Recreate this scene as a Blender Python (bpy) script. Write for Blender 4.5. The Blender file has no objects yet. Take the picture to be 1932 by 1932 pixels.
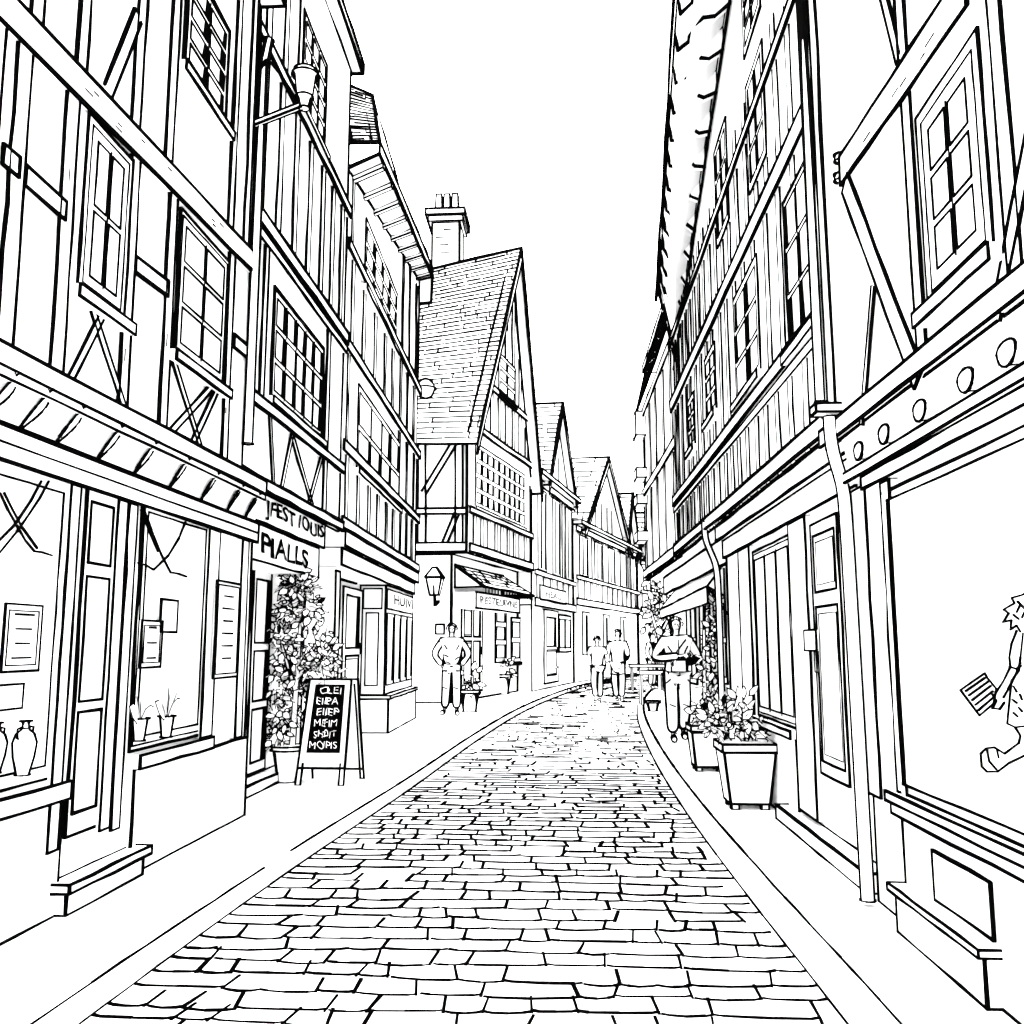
import bpy, math, random
from mathutils import Vector, Matrix
random.seed(7)
S=bpy.context.scene; COL=S.collection
# ---------------------------------------------------------------- camera
FP=1750.0; HALF=966.0
PITCH=math.atan(249/FP); YAW=math.atan(104*math.cos(PITCH)/FP)
C=Vector((0,0,1.4))
RM=Matrix.Rotation(YAW,3,'Z')@Matrix.Rotation(math.pi/2+PITCH,3,'X')
cd=bpy.data.cameras.new("camera"); co=bpy.data.objects.new("camera",cd); COL.objects.link(co)
cd.sensor_width=36; cd.lens=36*FP/1932; cd.clip_end=2000; cd.clip_start=.05
co.matrix_world=Matrix.Translation(C)@RM.to_4x4(); S.camera=co
def ray(u,v): return RM@Vector(((u-HALF)/FP,(HALF-v)/FP,-1))
def onz(u,v,z=0.0):
    r=ray(u,v); return C+r*((z-C.z)/r.z)
def ony(u,v,y):
    r=ray(u,v); return C+r*((y-C.y)/r.y)
# ---------------------------------------------------------------- materials
def mat_noise(name,c1,c2,scale):
    m=bpy.data.materials.new(name); m.use_nodes=True; nt=m.node_tree; nt.nodes.clear()
    o=nt.nodes.new('ShaderNodeOutputMaterial'); d=nt.nodes.new('ShaderNodeBsdfDiffuse')
    n=nt.nodes.new('ShaderNodeTexNoise'); n.inputs['Scale'].default_value=scale
    r=nt.nodes.new('ShaderNodeMix'); r.data_type='RGBA'
    r.inputs[6].default_value=(*c1,1); r.inputs[7].default_value=(*c2,1)
    nt.links.new(n.outputs[0],r.inputs[0]); nt.links.new(r.outputs[2],d.inputs['Color']); nt.links.new(d.outputs[0],o.inputs[0])
    return m
PAPER=mat_noise("white_plaster",(.91,.91,.91),(.95,.95,.95),3)
INK=mat_noise("black_line_paint",(.0003,.0003,.0003),(.0008,.0008,.0008),9)
def contour_mat():
    m=bpy.data.materials.new("white_cloth_dark_rim"); m.use_nodes=True; nt=m.node_tree; nt.nodes.clear(); N=nt.nodes.new; L=nt.links.new
    o=N('ShaderNodeOutputMaterial'); d=N('ShaderNodeBsdfDiffuse'); g=N('ShaderNodeNewGeometry'); a=N('ShaderNodeAttribute'); a.attribute_name='ink_t'
    dt=N('ShaderNodeVectorMath'); dt.operation='DOT_PRODUCT'; ab=N('ShaderNodeMath'); ab.operation='ABSOLUTE'
    gt=N('ShaderNodeMath'); gt.operation='GREATER_THAN'; mx=N('ShaderNodeMix'); mx.data_type='RGBA'
    mx.inputs[6].default_value=(.001,.001,.001,1); mx.inputs[7].default_value=(.94,.94,.94,1)
    L(g.outputs['Normal'],dt.inputs[0]); L(g.outputs['Incoming'],dt.inputs[1]); L(dt.outputs['Value'],ab.inputs[0])
    L(ab.outputs[0],gt.inputs[0]); L(a.outputs['Fac'],gt.inputs[1]); L(gt.outputs[0],mx.inputs[0]); L(mx.outputs[2],d.inputs['Color']); L(d.outputs[0],o.inputs[0])
    return m
RIM=contour_mat()
# ---------------------------------------------------------------- builders
def LW(p):
    return max(.006,.0030*(p-C).length)
def root(name,label,cat,loc,group=None):
    e=bpy.data.objects.new(name,None); e.empty_display_size=.2; e.location=loc; COL.objects.link(e)
    e["label"]=label; e["category"]=cat
    if group: e["group"]=group
    return e
def rootloc(p):
    while p is not None and p.parent is not None: p=p.parent
    return Vector(p.location) if p is not None else Vector((0,0,0))
def link(name,me,parent,props=None):
    ob=bpy.data.objects.new(name,me); COL.objects.link(ob)
    if parent is not None:
        me.transform(Matrix.Translation(-rootloc(parent))); ob.parent=parent
    if props:
        for k,v in props.items(): ob[k]=v
    return ob
class MB:
    def __init__(s,name,parent=None,mats=None):
        s.n=name; s.p=parent; s.v=[]; s.f=[]; s.m=[]; s.mats=mats or [PAPER,INK]
    def face(s,pts,m=0):
        i=len(s.v); s.v+= [tuple(p) for p in pts]; s.f.append(tuple(range(i,i+len(pts)))); s.m.append(m)
    def ink(s,a,b,k=1.0,m=1):
        a=Vector(a); b=Vector(b); d=b-a; L=d.length
        if L<1e-4: return
        k=.19+.88*k
        d.normalize(); wa=LW(a)*k/2; wb=LW(b)*k/2
        a=a-d*wa*.6; b=b+d*wb*.6
        r=Vector((0,0,1)) if abs(d.z)<.9 else Vector((1,0,0))
        x=d.cross(r).normalized(); y=d.cross(x).normalized()
        n=max(1,min(10,int(L/(14*(wa+wb)))))
        i0=len(s.v)
        for t in range(n+1):
            q=t/n; w=(wa+(wb-wa)*q)*random.uniform(.8,1.22); p=a.lerp(b,q)
            if 0<t<n: p=p+x*random.uniform(-.4,.4)*w+y*random.uniform(-.4,.4)*w
            s.v+=[tuple(p+(x*cx+y*cy)*w) for cx,cy in((1,1),(-1,1),(-1,-1),(1,-1))]
        for t in range(n):
            i=i0+4*t
            for j in range(4):
                k2=(j+1)%4; s.f.append((i+j,i+k2,i+4+k2,i+4+j)); s.m.append(m)
        i=i0; s.f.append((i+3,i+2,i+1,i)); s.m.append(m); i=i0+4*n; s.f.append((i,i+1,i+2,i+3)); s.m.append(m)
    def poly(s,pts,k=1.0,closed=False):
        for a,b in zip(pts,pts[1:]): s.ink(a,b,k)
        if closed: s.ink(pts[-1],pts[0],k)
    def oface(s,pts,k=1.0,m=0): s.face(pts,m); s.poly(pts,k,True)
    def box(s,o,ax,ay,az,k=1.0):
        o=Vector(o);ax=Vector(ax);ay=Vector(ay);az=Vector(az)
        p=[o,o+ax,o+ax+ay,o+ay,o+az,o+ax+az,o+ax+ay+az,o+ay+az]
        for f in((0,1,2,3),(4,5,6,7),(0,1,5,4),(1,2,6,5),(2,3,7,6),(3,0,4,7)): s.face([p[i] for i in f])
        if k>0:
            for a,b in((0,1),(1,2),(2,3),(3,0),(4,5),(5,6),(6,7),(7,4),(0,4),(1,5),(2,6),(3,7)): s.ink(p[a],p[b],k)
    def frustum(s,c,hw,hd,hw2,hd2,z0,z1,k=1.0):
        c=Vector(c)
        b=[c+Vector((x*hw,y*hd,z0)) for x,y in((-1,-1),(1,-1),(1,1),(-1,1))]
        t=[c+Vector((x*hw2,y*hd2,z1)) for x,y in((-1,-1),(1,-1),(1,1),(-1,1))]
        s.oface(b,k); s.oface(t,k)
        for i in range(4):
            j=(i+1)%4; s.face([b[i],b[j],t[j],t[i]]); s.ink(b[i],t[i],k)
    def done(s,props=None):
        me=bpy.data.meshes.new(s.n); me.from_pydata(s.v,[],s.f)
        for m in s.mats: me.materials.append(m)
        me.polygons.foreach_set('material_index',s.m); me.update()
        return link(s.n,me,s.p,props)
class Fac:
    def __init__(s,p0,p1,side=1):
        s.o=Vector((p0[0],p0[1],0)); d=Vector((p1[0]-p0[0],p1[1]-p0[1],0)); s.L=d.length; s.d=d/s.L
        s.n=Vector((s.d.y,-s.d.x,0))*side; s.side=side
    def P(s,a,z,off=0): return s.o+s.d*a+s.n*off+Vector((0,0,z))
    def M(s,u,v,off=0):
        r=ray(u,v); t=((s.o+s.n*off-C).dot(s.n))/r.dot(s.n); p=C+r*t; q=p-s.o
        return q.dot(s.d),p.z
    def lv(s,a,k): return k*(.005+.0015*abs((s.P(a,1.5)-C).length))
    def R(s,uR,vt,vb,uO,off=0):
        vm=(vt+vb)/2; a0=s.M(uR,vm,off)[0]; a1=s.M(uO,vm,off)[0]; zt=s.M(uR,vt,off)[1]; zb=s.M(uR,vb,off)[1]
        return (a0,a1,zb,zt) if a0<a1 else (a1,a0,zb,zt)
def plate(mb,F,a0,a1,z0,z1,off,k=1.0,m=0,ink=True,base=0.0):
    f=[F.P(a0,z0,off),F.P(a1,z0,off),F.P(a1,z1,off),F.P(a0,z1,off)]
    b=[F.P(a0,z0,base),F.P(a1,z0,base),F.P(a1,z1,base),F.P(a0,z1,base)]
    mb.face(f,m)
    for i in range(4):
        j=(i+1)%4; mb.face([b[i],b[j],f[j],f[i]],m)
    if ink: mb.poly(f,k,True)
def strip(mb,F,p,q,w,lev=1,k=1.0,caps=False):
    p=Vector((p[0],p[1]));q=Vector((q[0],q[1])); d=(q-p)
    if d.length<1e-3:return
    d.normalize(); n=Vector((-d.y,d.x))*w/2
    cs=[p-n,q-n,q+n,p+n]
    f=[F.P(c.x,c.y,F.lv(c.x,lev)) for c in cs]; b=[F.P(c.x,c.y,0) for c in cs]
    mb.face(f)
    for i in range(4):
        j=(i+1)%4; mb.face([b[i],b[j],f[j],f[i]])
    mb.ink(f[0],f[1],k); mb.ink(f[3],f[2],k)
    if caps: mb.ink(f[1],f[2],k); mb.ink(f[0],f[3],k)
def grain(mb,F,p,q,w,lev,n):
    p=Vector(p);q=Vector(q)
    for i in range(n):
        t=random.uniform(.05,.85); l=random.uniform(.04,.1); o=random.uniform(-.25,.25)*w
        a=p.lerp(q,t);b=p.lerp(q,min(1,t+l/(q-p).length)); mb.ink(F.P(a.x,a.y+o,F.lv(a.x,lev)),F.P(b.x,b.y+o,F.lv(b.x,lev)),.3)
def pst(mb,F,u1,v1,u2,v2,w=.12,lev=1,k=1.0,caps=False): strip(mb,F,F.M(u1,v1),F.M(u2,v2),w,lev,k,caps)
def hb(mb,F,z,w,a0=0,a1=None,lev=2,k=1.0): strip(mb,F,(a0,z),(F.L if a1 is None else a1,z),w,lev,k,True)
def body(rt,F,z0,z1,depth,name='wall',k=1.0,a0=0,a1=None):
    a1=F.L if a1 is None else a1
    mb=MB(name,rt)
    f=[F.P(a0,z0),F.P(a1,z0),F.P(a1,z1),F.P(a0,z1)]; b=[F.P(a0,z0,-depth),F.P(a1,z0,-depth),F.P(a1,z1,-depth),F.P(a0,z1,-depth)]
    mb.face(f); mb.face(b[::-1])
    for i in range(4):
        j=(i+1)%4; mb.face([b[i],b[j],f[j],f[i]])
    mb.poly(f,k,True)
    return mb
def win(rt,F,uR,vt,vb,uO,cols=2,rows=3,dark=0.0,sill=True,fr=.05,lev=1.6,k=.8,name='window',lab=None,double=False,thick=False):
    a0,a1,zb,zt=F.R(uR,vt,vb,uO)
    am=(a0+a1)/2; off=F.lv(am,lev)
    mb=MB(name,rt); plate(mb,F,a0,a1,zb,zt,off,k*1.1)
    w=LW(F.P(am,(zt+zb)/2)); g=max(.018,w*.9)
    ia0,ia1,iz0,iz1=a0+fr,a1-fr,zb+fr,zt-fr; o2=off+.003
    if double: mb.poly([F.P(a0+fr*.5,zb+fr*.5,o2),F.P(a1-fr*.5,zb+fr*.5,o2),F.P(a1-fr*.5,zt-fr*.5,o2),F.P(a0+fr*.5,zt-fr*.5,o2)],k*.5,True)
    cw=(ia1-ia0)/cols; rh=(iz1-iz0)/rows
    for c in range(cols):
        xa=ia0+c*cw; xb=xa+cw
        if c>0 and w<cw*.2: mb.ink(F.P(xa,iz0,o2),F.P(xa,iz1,o2),k*.4)
        for r in range(rows):
            gg=min(g,cw*.18); gh=min(g,rh*.15)
            x0=xa+gg; x1=xb-gg; y0=iz0+r*rh+gh; y1=iz0+(r+1)*rh-gh
            q=[F.P(x0,y0,o2),F.P(x1,y0,o2),F.P(x1,y1,o2),F.P(x0,y1,o2)]
            if w<cw*.35: mb.poly(q,k*.65,True)
            else: mb.ink(q[0],q[3],k*.7); mb.ink(q[0],q[1],k*.5)
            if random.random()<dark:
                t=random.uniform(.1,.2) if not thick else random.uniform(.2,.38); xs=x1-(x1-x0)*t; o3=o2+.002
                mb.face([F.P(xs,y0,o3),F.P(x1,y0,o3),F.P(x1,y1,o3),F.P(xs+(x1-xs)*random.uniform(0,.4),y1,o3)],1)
    ob=mb.done({"label":lab} if lab else None)
    if sill:
        sb=MB('sill',ob); plate(sb,F,a0-.06,a1+.06,zb-.07,zb-.004,off+.05,k); sb.done()
    return ob
def door(rt,F,uR,vt,vb,uO,panels,lev=1.6,k=.9,glass=(),lab=None,name='door'):
    a0,a1,zb,zt=F.R(uR,vt,vb,uO)
    off=F.lv((a0+a1)/2,lev); mb=MB(name,rt); zb=max(zb,.01); plate(mb,F,a0,a1,zb,zt,off,k)
    for i,(x0,x1,y0,y1) in enumerate(panels):
        A=a0+(a1-a0)*x0;B=a0+(a1-a0)*x1;c=zb+(zt-zb)*y0;d=zb+(zt-zb)*y1
        mb.poly([F.P(A,c,off+.002),F.P(B,c,off+.002),F.P(B,d,off+.002),F.P(A,d,off+.002)],k*1.05,True)
        if i not in glass and (a1-a0)>.5: mb.poly([F.P(A+.05,c+.05,off+.002),F.P(B-.05,c+.05,off+.002),F.P(B-.05,d-.05,off+.002),F.P(A+.05,d-.05,off+.002)],k*.3,True)
        if i in glass:
            mb.face([F.P(A+(B-A)*.72,c,off+.004),F.P(B,c,off+.004),F.P(B,d,off+.004),F.P(A+(B-A)*.8,d,off+.004)],1)
    ob=mb.done({"label":lab} if lab else None)
    hm=MB('handle',ob); xa=a1-(a1-a0)*.08; zz=zb+(zt-zb)*.45
    plate(hm,F,xa-.02,xa+.02,zz-.09,zz+.07,off+.02,.4); hm.done()
    return ob
def text(rt,F,s,a0,a1,z0,z1,off,name='lettering',bold=.0,mat=None,fn=None):
    cu=bpy.data.curves.new('t','FONT'); cu.body=s; cu.size=1; cu.offset=bold; to=bpy.data.objects.new('t',cu); COL.objects.link(to)
    bpy.context.view_layer.update(); dg=bpy.context.evaluated_depsgraph_get()
    me=bpy.data.meshes.new_from_object(to.evaluated_get(dg)); bpy.data.objects.remove(to)
    xs=[v.co.x for v in me.vertices]; ys=[v.co.y for v in me.vertices]; x0,x1,y0,y1=min(xs),max(xs),min(ys),max(ys)
    for v in me.vertices:
        tx=(v.co.x-x0)/(x1-x0); ty=(v.co.y-y0)/(y1-y0)
        wob=.07*math.sin(tx*17+z0*9); aa=a0+(a1-a0)*(tx+.012*math.sin(ty*5+tx*30)); zz=z0+(z1-z0)*(ty+wob)
        v.co=fn(aa,zz) if fn else F.P(aa,zz,off)
    me.materials.clear(); me.materials.append(mat or INK)
    for p in me.polygons: p.material_index=0
    return link(name,me,rt)
def pline(rt,F,name,polys,off,k=.7,props=None):
    mb=MB(name,rt)
    for pl in polys: mb.poly([F.P(*F.M(u,v,off),off) for u,v in pl],k)
    return mb.done(props)
def hatch(mb,A,B,Cc,D,rows,k=.55,gap=.25,seg=.5,tick=.35,fill=True):
    A,B,Cc,D=[Vector(p) for p in(A,B,Cc,D)]; n=(B-A).cross(D-A).normalized()
    if n.dot(C-A)<0: n=-n
    if fill:
        for r in range(rows):
            mb.face([A.lerp(D,r/rows),B.lerp(Cc,r/rows),B.lerp(Cc,(r+1)/rows),A.lerp(D,(r+1)/rows)])
        mb.poly([A,B,Cc,D],.9,True)
    for r in range(1,rows):
        t=r/rows; p=A.lerp(D,t); q=B.lerp(Cc,t); L=(q-p).length
        if L<.05: continue
        o=n*LW(p)*.25
        x=random.random()*seg*.5
        p2=A.lerp(D,(r+1)/rows); q2=B.lerp(Cc,(r+1)/rows)
        while x<L:
            l=seg*random.uniform(.5,2.2); e=min(L,x+l); j=random.uniform(-.15,.15)*(A-D).length/rows
            up=(D-A).normalized()*j
            mb.ink(p.lerp(q,x/L)+up+o,p.lerp(q,e/L)+o,k*random.uniform(.6,1.2))
            if random.random()<tick: mb.ink(p.lerp(q,x/L)+o,p2.lerp(q2,min(1,x/L))+o,k*.8)
            x=e+gap*random.random()*seg
def leaf(mb,p,d,up,l,w,dark=False):
    s=d.cross(up)
    if s.length<1e-3: return
    s.normalize(); nn=s.cross(d).normalized()
    sh=[(0,0),(.3,.5),(.68,.42),(1,0),(.68,-.42),(.3,-.5)]
    mb.face([p+d*(x*l)+s*(y*w) for x,y in sh],1)
    if dark: return
    m=min(.3,LW(p)*.5/w)
    for sg in (1,-1):
        mb.face([p+d*((m+(x)*(1-2*m))*l)+s*(y*w*(1-2*m))+nn*sg*.004 for x,y in sh],0)
def rv():
    while True:
        v=Vector((random.uniform(-1,1),random.uniform(-1,1),random.uniform(-1,1)))
        if .05<v.length<1: return v.normalized()
def foliage(rt,name,blobs,n,l,dark=.12,props=None,wr=.55):
    mb=MB(name,rt)
    for i in range(n):
        c,r=random.choice(blobs); c=Vector(c); r=Vector(r) if not isinstance(r,(int,float)) else Vector((r,r,r))
        d=rv(); q=random.random()**.4
        p=c+Vector((d.x*r.x,d.y*r.y,d.z*r.z))*q
        dd=(d+rv()*.8+Vector((0,0,-.15))).normalized(); ll=l*random.uniform(.7,1.3)
        leaf(mb,p,dd,(d+rv()*.5),ll,ll*wr,random.random()<dark)
    return mb.done(props)
def branchy(rt,name,segs):
    mb=MB(name,rt)
    for a,b,ra,rb in segs:
        a=Vector(a);b=Vector(b);d=(b-a).normalized(); x=d.cross(Vector((0,1,.01))).normalized(); y=d.cross(x)
        N=6; A=[a+(x*math.cos(t)+y*math.sin(t))*ra for t in[i*math.tau/N for i in range(N)]]; B=[b+(x*math.cos(t)+y*math.sin(t))*rb for t in[i*math.tau/N for i in range(N)]]
        for i in range(N):
            j=(i+1)%N; mb.face([A[i],A[j],B[j],B[i]])
            if i%3==0: mb.ink(A[i],B[i],.4)
    return mb.done()
def set_t(me,Rf):
    at=me.attributes.new('ink_t','FLOAT','POINT')
    for v in me.vertices:
        R=max(.01,Rf(v.co)); q=min(.55,LW(v.co)*.75/R); at.data[v.index].value=math.sqrt(1-(1-q)**2)
def lathe(rt,name,c,prof,rings=(),N=20,k=.8):
    c=Vector(c); vs=[];fs=[]
    for r,z in prof:
        for i in range(N):
            t=i*math.tau/N; vs.append(c+Vector((r*math.cos(t),r*math.sin(t),z)))
    for a in range(len(prof)-1):
        for i in range(N):
            j=(i+1)%N; fs.append((a*N+i,a*N+j,(a+1)*N+j,(a+1)*N+i))
    ns=len(fs); M0=len(vs); vs+=vs[:N]+vs[(len(prof)-1)*N:len(prof)*N]
    fs.append(tuple(range(M0,M0+N))[::-1]); fs.append(tuple(range(M0+N,M0+2*N)))
    mb=MB(name,rt); mb.v=[tuple(v) for v in vs]; mb.f=fs; mb.m=[0]*ns+[2,2]
    for ri in rings:
        r,z=prof[ri]; mb.poly([c+Vector((r*math.cos(i*math.tau/N),r*math.sin(i*math.tau/N),z)) for i in range(N)],k,True)
    me=bpy.data.meshes.new(name); me.from_pydata(mb.v,[],mb.f); me.materials.append(RIM); me.materials.append(INK); me.materials.append(PAPER)
    me.polygons.foreach_set('material_index',mb.m)
    for i,p in enumerate(me.polygons):
        if i<ns: p.use_smooth=True
    me.update(); set_t(me,lambda co:math.hypot(co.x-c.x,co.y-c.y))
    return link(name,me,rt)
def skin(rt,name,V,E,R,place,sub=2,parent=None):
    me=bpy.data.meshes.new('tmp'); me.from_pydata(V,E,[]); ob=bpy.data.objects.new('tmp',me); COL.objects.link(ob)
    m=ob.modifiers.new('s','SKIN'); m.use_smooth_shade=True
    for i,r in enumerate(R):
        rr=r if isinstance(r,tuple) else (r,r); me.skin_vertices[0].data[i].radius=rr; me.skin_vertices[0].data[i].use_root=(i==0)
    s=ob.modifiers.new('d','SUBSURF'); s.levels=sub; s.render_levels=sub
    bpy.context.view_layer.update(); dg=bpy.context.evaluated_depsgraph_get()
    out=bpy.data.meshes.new_from_object(ob.evaluated_get(dg)); bpy.data.objects.remove(ob)
    segs=[(Vector(V[a]),Vector(V[b])) for a,b in E]
    def Rl(co):
        best=9
        for a,b in segs:
            d=b-a; t=max(0,min(1,(co-a).dot(d)/max(1e-9,d.dot(d)))); best=min(best,(co-a-d*t).length)
        return best
    Rs=[Rl(v.co) for v in out.vertices]
    out.transform(place); at=out.attributes.new('ink_t','FLOAT','POINT'); sc=place.to_scale()[0]
    for v in out.vertices:
        q=min(.5,LW(v.co)*.8/max(.01,Rs[v.index]*sc)); at.data[v.index].value=math.sqrt(1-(1-q)**2)
    out.materials.clear(); out.materials.append(RIM)
    for p in out.polygons: p.material_index=0; p.use_smooth=True
    return link(name,out,parent or rt)
def tl(o,label,cat,group=None):
    o["label"]=label;o["category"]=cat
    if group:o["group"]=group
    return o
# ================================================================ GROUND
g=MB('ground'); g.face([(-600,-300,-.13),(600,-300,-.13),(600,900,-.13),(-600,900,-.13)]); g.done({"kind":"structure"})
def table(px,z):
    return sorted([(lambda p:(p.y,p.x))(onz(u,v,z)) for u,v in px])
Lp=table([(150,1932),(530,1655),(770,1492),(900,1398),(985,1345),(1060,1312),(1110,1296)],-.1)
Rp=table([(1600,1932),(1440,1728),(1300,1540),(1228,1420),(1204,1350),(1213,1318),(1236,1302)],-.1)
Lp=[(1.0,Lp[0][1]-.02)]+Lp+[(52,5.5),(70,13)]
Rp=[(1.0,Rp[0][1])]+Rp+[(50,8.2),(70,16)]
def itp(T,y):
    if y<=T[0][0]: return T[0][1]
    for i,((a,b),(c,d)) in enumerate(zip(T,T[1:])):
        if y<=c:
            t=(y-a)/(c-a)
            m0=(d-b)/(c-a); pm=(b-T[i-1][1])/(a-T[i-1][0]) if i>0 else m0; nm=(T[i+2][1]-d)/(T[i+2][0]-c) if i+2<len(T) else m0
            s0=(pm+m0)/2*(c-a); s1=(nm+m0)/2*(c-a)
            return (2*t**3-3*t**2+1)*b+(t**3-2*t**2+t)*s0+(-2*t**3+3*t**2)*d+(t**3-t**2)*s1
    return T[-1][1]
ys=[1+.5*i for i in range(139)]
road=MB('road')
for a,b in zip(ys,ys[1:]):
    road.face([(itp(Lp,a)-.01,a,-.1),(itp(Rp,a)+.01,a,-.1),(itp(Rp,b)+.01,b,-.1),(itp(Lp,b)-.01,b,-.1)])
y=2.0
while y<44:
    pitch=.185+random.uniform(-.02,.025)
    d=math.hypot(y,1.4); pxp=2450/(d*d)*pitch
    pr=min(1,.13+pxp/6.6)
    kk=.92 if y<5 else max(.36,.92-.05*(y-5))
    xl,xr=itp(Lp,y)+.01,itp(Rp,y)-.01
    skew=random.uniform(-.03,.03); ph=random.random()*6; zz=-.1
    def yy(x): return y+.018*math.sin(x*2.3+ph)+skew*x*.5
    stones=[xl]
    while stones[-1]<xr-.12: stones.append(min(xr,stones[-1]+random.choice([.16,.2,.24,.28,.34,.4])*random.uniform(.9,1.1)*(1 if y<8 else 1.15)))
    for p,q in zip(stones,stones[1:]):
        if random.random()<pr*(.97 if y<7 else .95):
            j1=random.uniform(-.016,.016); c_=min(.035,(q-p)*.15)
            g0=random.uniform(.0,.02) if y<8 else random.uniform(0,.04); mid=(p+q)/2
            pts=[(p+g0,yy(p)+j1+.012,zz),(p+g0+c_,yy(p)+j1,zz),(mid,yy(mid)+j1*1.4-.006,zz),(q-c_,yy(q)+j1,zz),(q,yy(q)+j1+.014,zz)]
            if y>9: pts=[pts[0],pts[2],pts[4]]
            kq=kk*random.uniform(.75,1.2)
            for a_,b_ in zip(pts,pts[1:]): road.ink(a_,b_,kq*random.uniform(.9,1.1))
        if random.random()<pr*.92 and q<xr-.03:
            road.ink((q,yy(q),zz),(q+random.uniform(-.035,.035),yy(q)+pitch*.95,zz),kk*random.uniform(.8,1.2))
    y+=pitch
road.done({"kind":"structure"})
for nm,T,sg,kw in(('kerb',Lp,-1,.04),('kerb',Rp,1,.12)):
    kb=MB(nm)
    for i,(a,b) in enumerate(zip(ys,ys[1:])):
        xa,xb=itp(T,a),itp(T,b)
        kb.face([(xa,a,-.1),(xb,b,-.1),(xb,b,0),(xa,a,0)]); kb.face([(xa,a,0),(xb,b,0),(xb+sg*kw,b,0),(xa+sg*kw,a,0)])
        kb.ink((xa,a,-.1),(xb,b,-.1),.9)
        if not (sg<0 and 5.5<a<6.2): kb.ink((xa+sg*kw,a,0),(xb+sg*kw,b,0),.75)
    kb.done({"kind":"structure"})
    pv=MB('pavement'); X=-26 if sg<0 else 34
    for a,b in zip(ys,ys[1:]): pv.face([(X,a,-.001),(itp(T,a)+sg*kw,a,-.001),(itp(T,b)+sg*kw,b,-.001),(X,b,-.001)])
    pv.done({"kind":"structure"})
def studs(mb,F,z0,z1,a0,a1,sp,w=.1,k=.8,lev=1,jit=.04):
    a=a0+sp*.5
    while a<a1-.05:
        x=a+random.uniform(-jit,jit); strip(mb,F,(x,z0),(x+random.uniform(-jit,jit)*.5,z1),w,lev,k); a+=sp
# ================================================================ LEFT HOUSE 1
G1=Fac((-2.70,1.2),(-2.70,7.78)); U1=Fac((-2.62,1.2),(-2.62,7.24))
h=root('timber_house','white half-timbered house with corner door and two shop windows','house',(-2.7,4.5,0))
zj=U1.M(0,650)[1]; zjb=U1.M(0,695)[1]; zc=G1.M(0,800)[1]; ztop=6.9
body(h,G1,0,zc,4).done(); body(h,U1,zjb,ztop,4.2).done()
tf=MB('timber_frame',h)
hb(tf,U1,(zj+zjb)/2,zj-zjb,a1=6.5,lev=3.2)
B0=U1.M(40,55); B1=U1.M(472,498)
def zb2(a): return B0[1]+(B1[1]-B0[1])*(a-B0[0])/(B1[0]-B0[0])
strip(tf,U1,(0,zb2(0)),(U1.L,zb2(U1.L)),.17,2.8); grain(tf,U1,(B0[0],B0[1]),(B1[0],B1[1]),.17,2.9,9)
for u,v,w in[(25,350,.12),(118,440,.12),(240,520,.11),(314,570,.11),(428,640,.11),(-25,300,.1)]:
    a=U1.M(u,v)[0]; strip(tf,U1,(a+.01,zj),(a-.01,zb2(a)),w,1,.9); grain(tf,U1,(a,zj+.2),(a,zb2(a)-.2),.04,1.1,1)
for q in[(42,330,118,398),(250,498,312,545),(436,642,462,664),(0,290,30,316)]: pst(tf,U1,*q,.10,1.3,caps=True)
for q in[(112,745,190,590),(170,585,236,790),(304,830,405,718),(318,665,382,872),(405,735,352,850)]: pst(tf,U1,*q,.05,1.15,.7)
for u,v in[(155,40),(258,130),(322,160),(438,270),(466,320),(70,-20)]:
    a=U1.M(u,v)[0]; strip(tf,U1,(a,zb2(a)),(a,ztop),.1,1,.9)
pst(tf,U1,256,30,200,172,.09,.95,.9)
tf.done()
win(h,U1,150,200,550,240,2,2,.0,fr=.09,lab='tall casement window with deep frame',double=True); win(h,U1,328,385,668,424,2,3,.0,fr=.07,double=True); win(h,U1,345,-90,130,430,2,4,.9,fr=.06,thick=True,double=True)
cv=MB('cove',h); n=8
def cvp(a,t,o=0): return G1.P(a,zc+(zjb-.012-zc)*math.sin(t*math.pi/2),.025+o+.10*(1-math.cos(t*math.pi/2)))
for i in range(n):
    t0,t1=i/n,(i+1)/n; cv.face([cvp(0,t0),cvp(G1.L,t0),cvp(G1.L,t1),cvp(0,t1)])
cv.ink(cvp(0,0),cvp(G1.L,0)); cv.done()
for u in(-40,30,100,180,250,318,378,428,462):
    a=G1.M(u,850)[0]; cb=MB('corbel',h)
    R1=[cvp(a+.02+.13*math.sin(math.pi*t/10)-.05*(1-t/10),t/10,.004) for t in range(11)]
    R2=[cvp(a+.02+.055*math.sin(math.pi*t/10)-.09*(1-t/10),t/10,.03) for t in range(11)]
    for i in range(10): cb.face([R1[i],R1[i+1],R2[i+1],R2[i]])
    cb.poly(R1,.7); cb.poly(R2,.7); cb.ink(R1[0],R2[0],.7); cb.done()
fa=MB('fascia',h); zf=G1.M(0,872)[1]; plate(fa,G1,0,G1.L-.02,zf,zc-.02,.06,.9); fa.ink(G1.P(0,zf+.08,.062),G1.P(G1.L-.02,zf+.08,.062),.6); plate(fa,U1,0,6.5,zjb-.05,zjb-.004,.05,.6,base=-.06); fa.done()
w1=win(h,G1,108,905,1462,-120,1,1,sill=False,fr=.05,name='shop_window'); w2=win(h,G1,250,935,1415,382,1,1,sill=False,fr=.06,name='shop_window',double=True)
pline(w1,G1,'curtain',[[(92,908),(75,940),(55,970),(32,1003),(0,1042)],[(78,908),(58,945),(28,990),(-10,1028)],[(0,930),(15,962),(32,992),(48,1020),(65,1040),(80,1042),(98,1048)],[(8,930),(24,962),(42,995),(70,1034)]],.035,.5)
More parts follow.
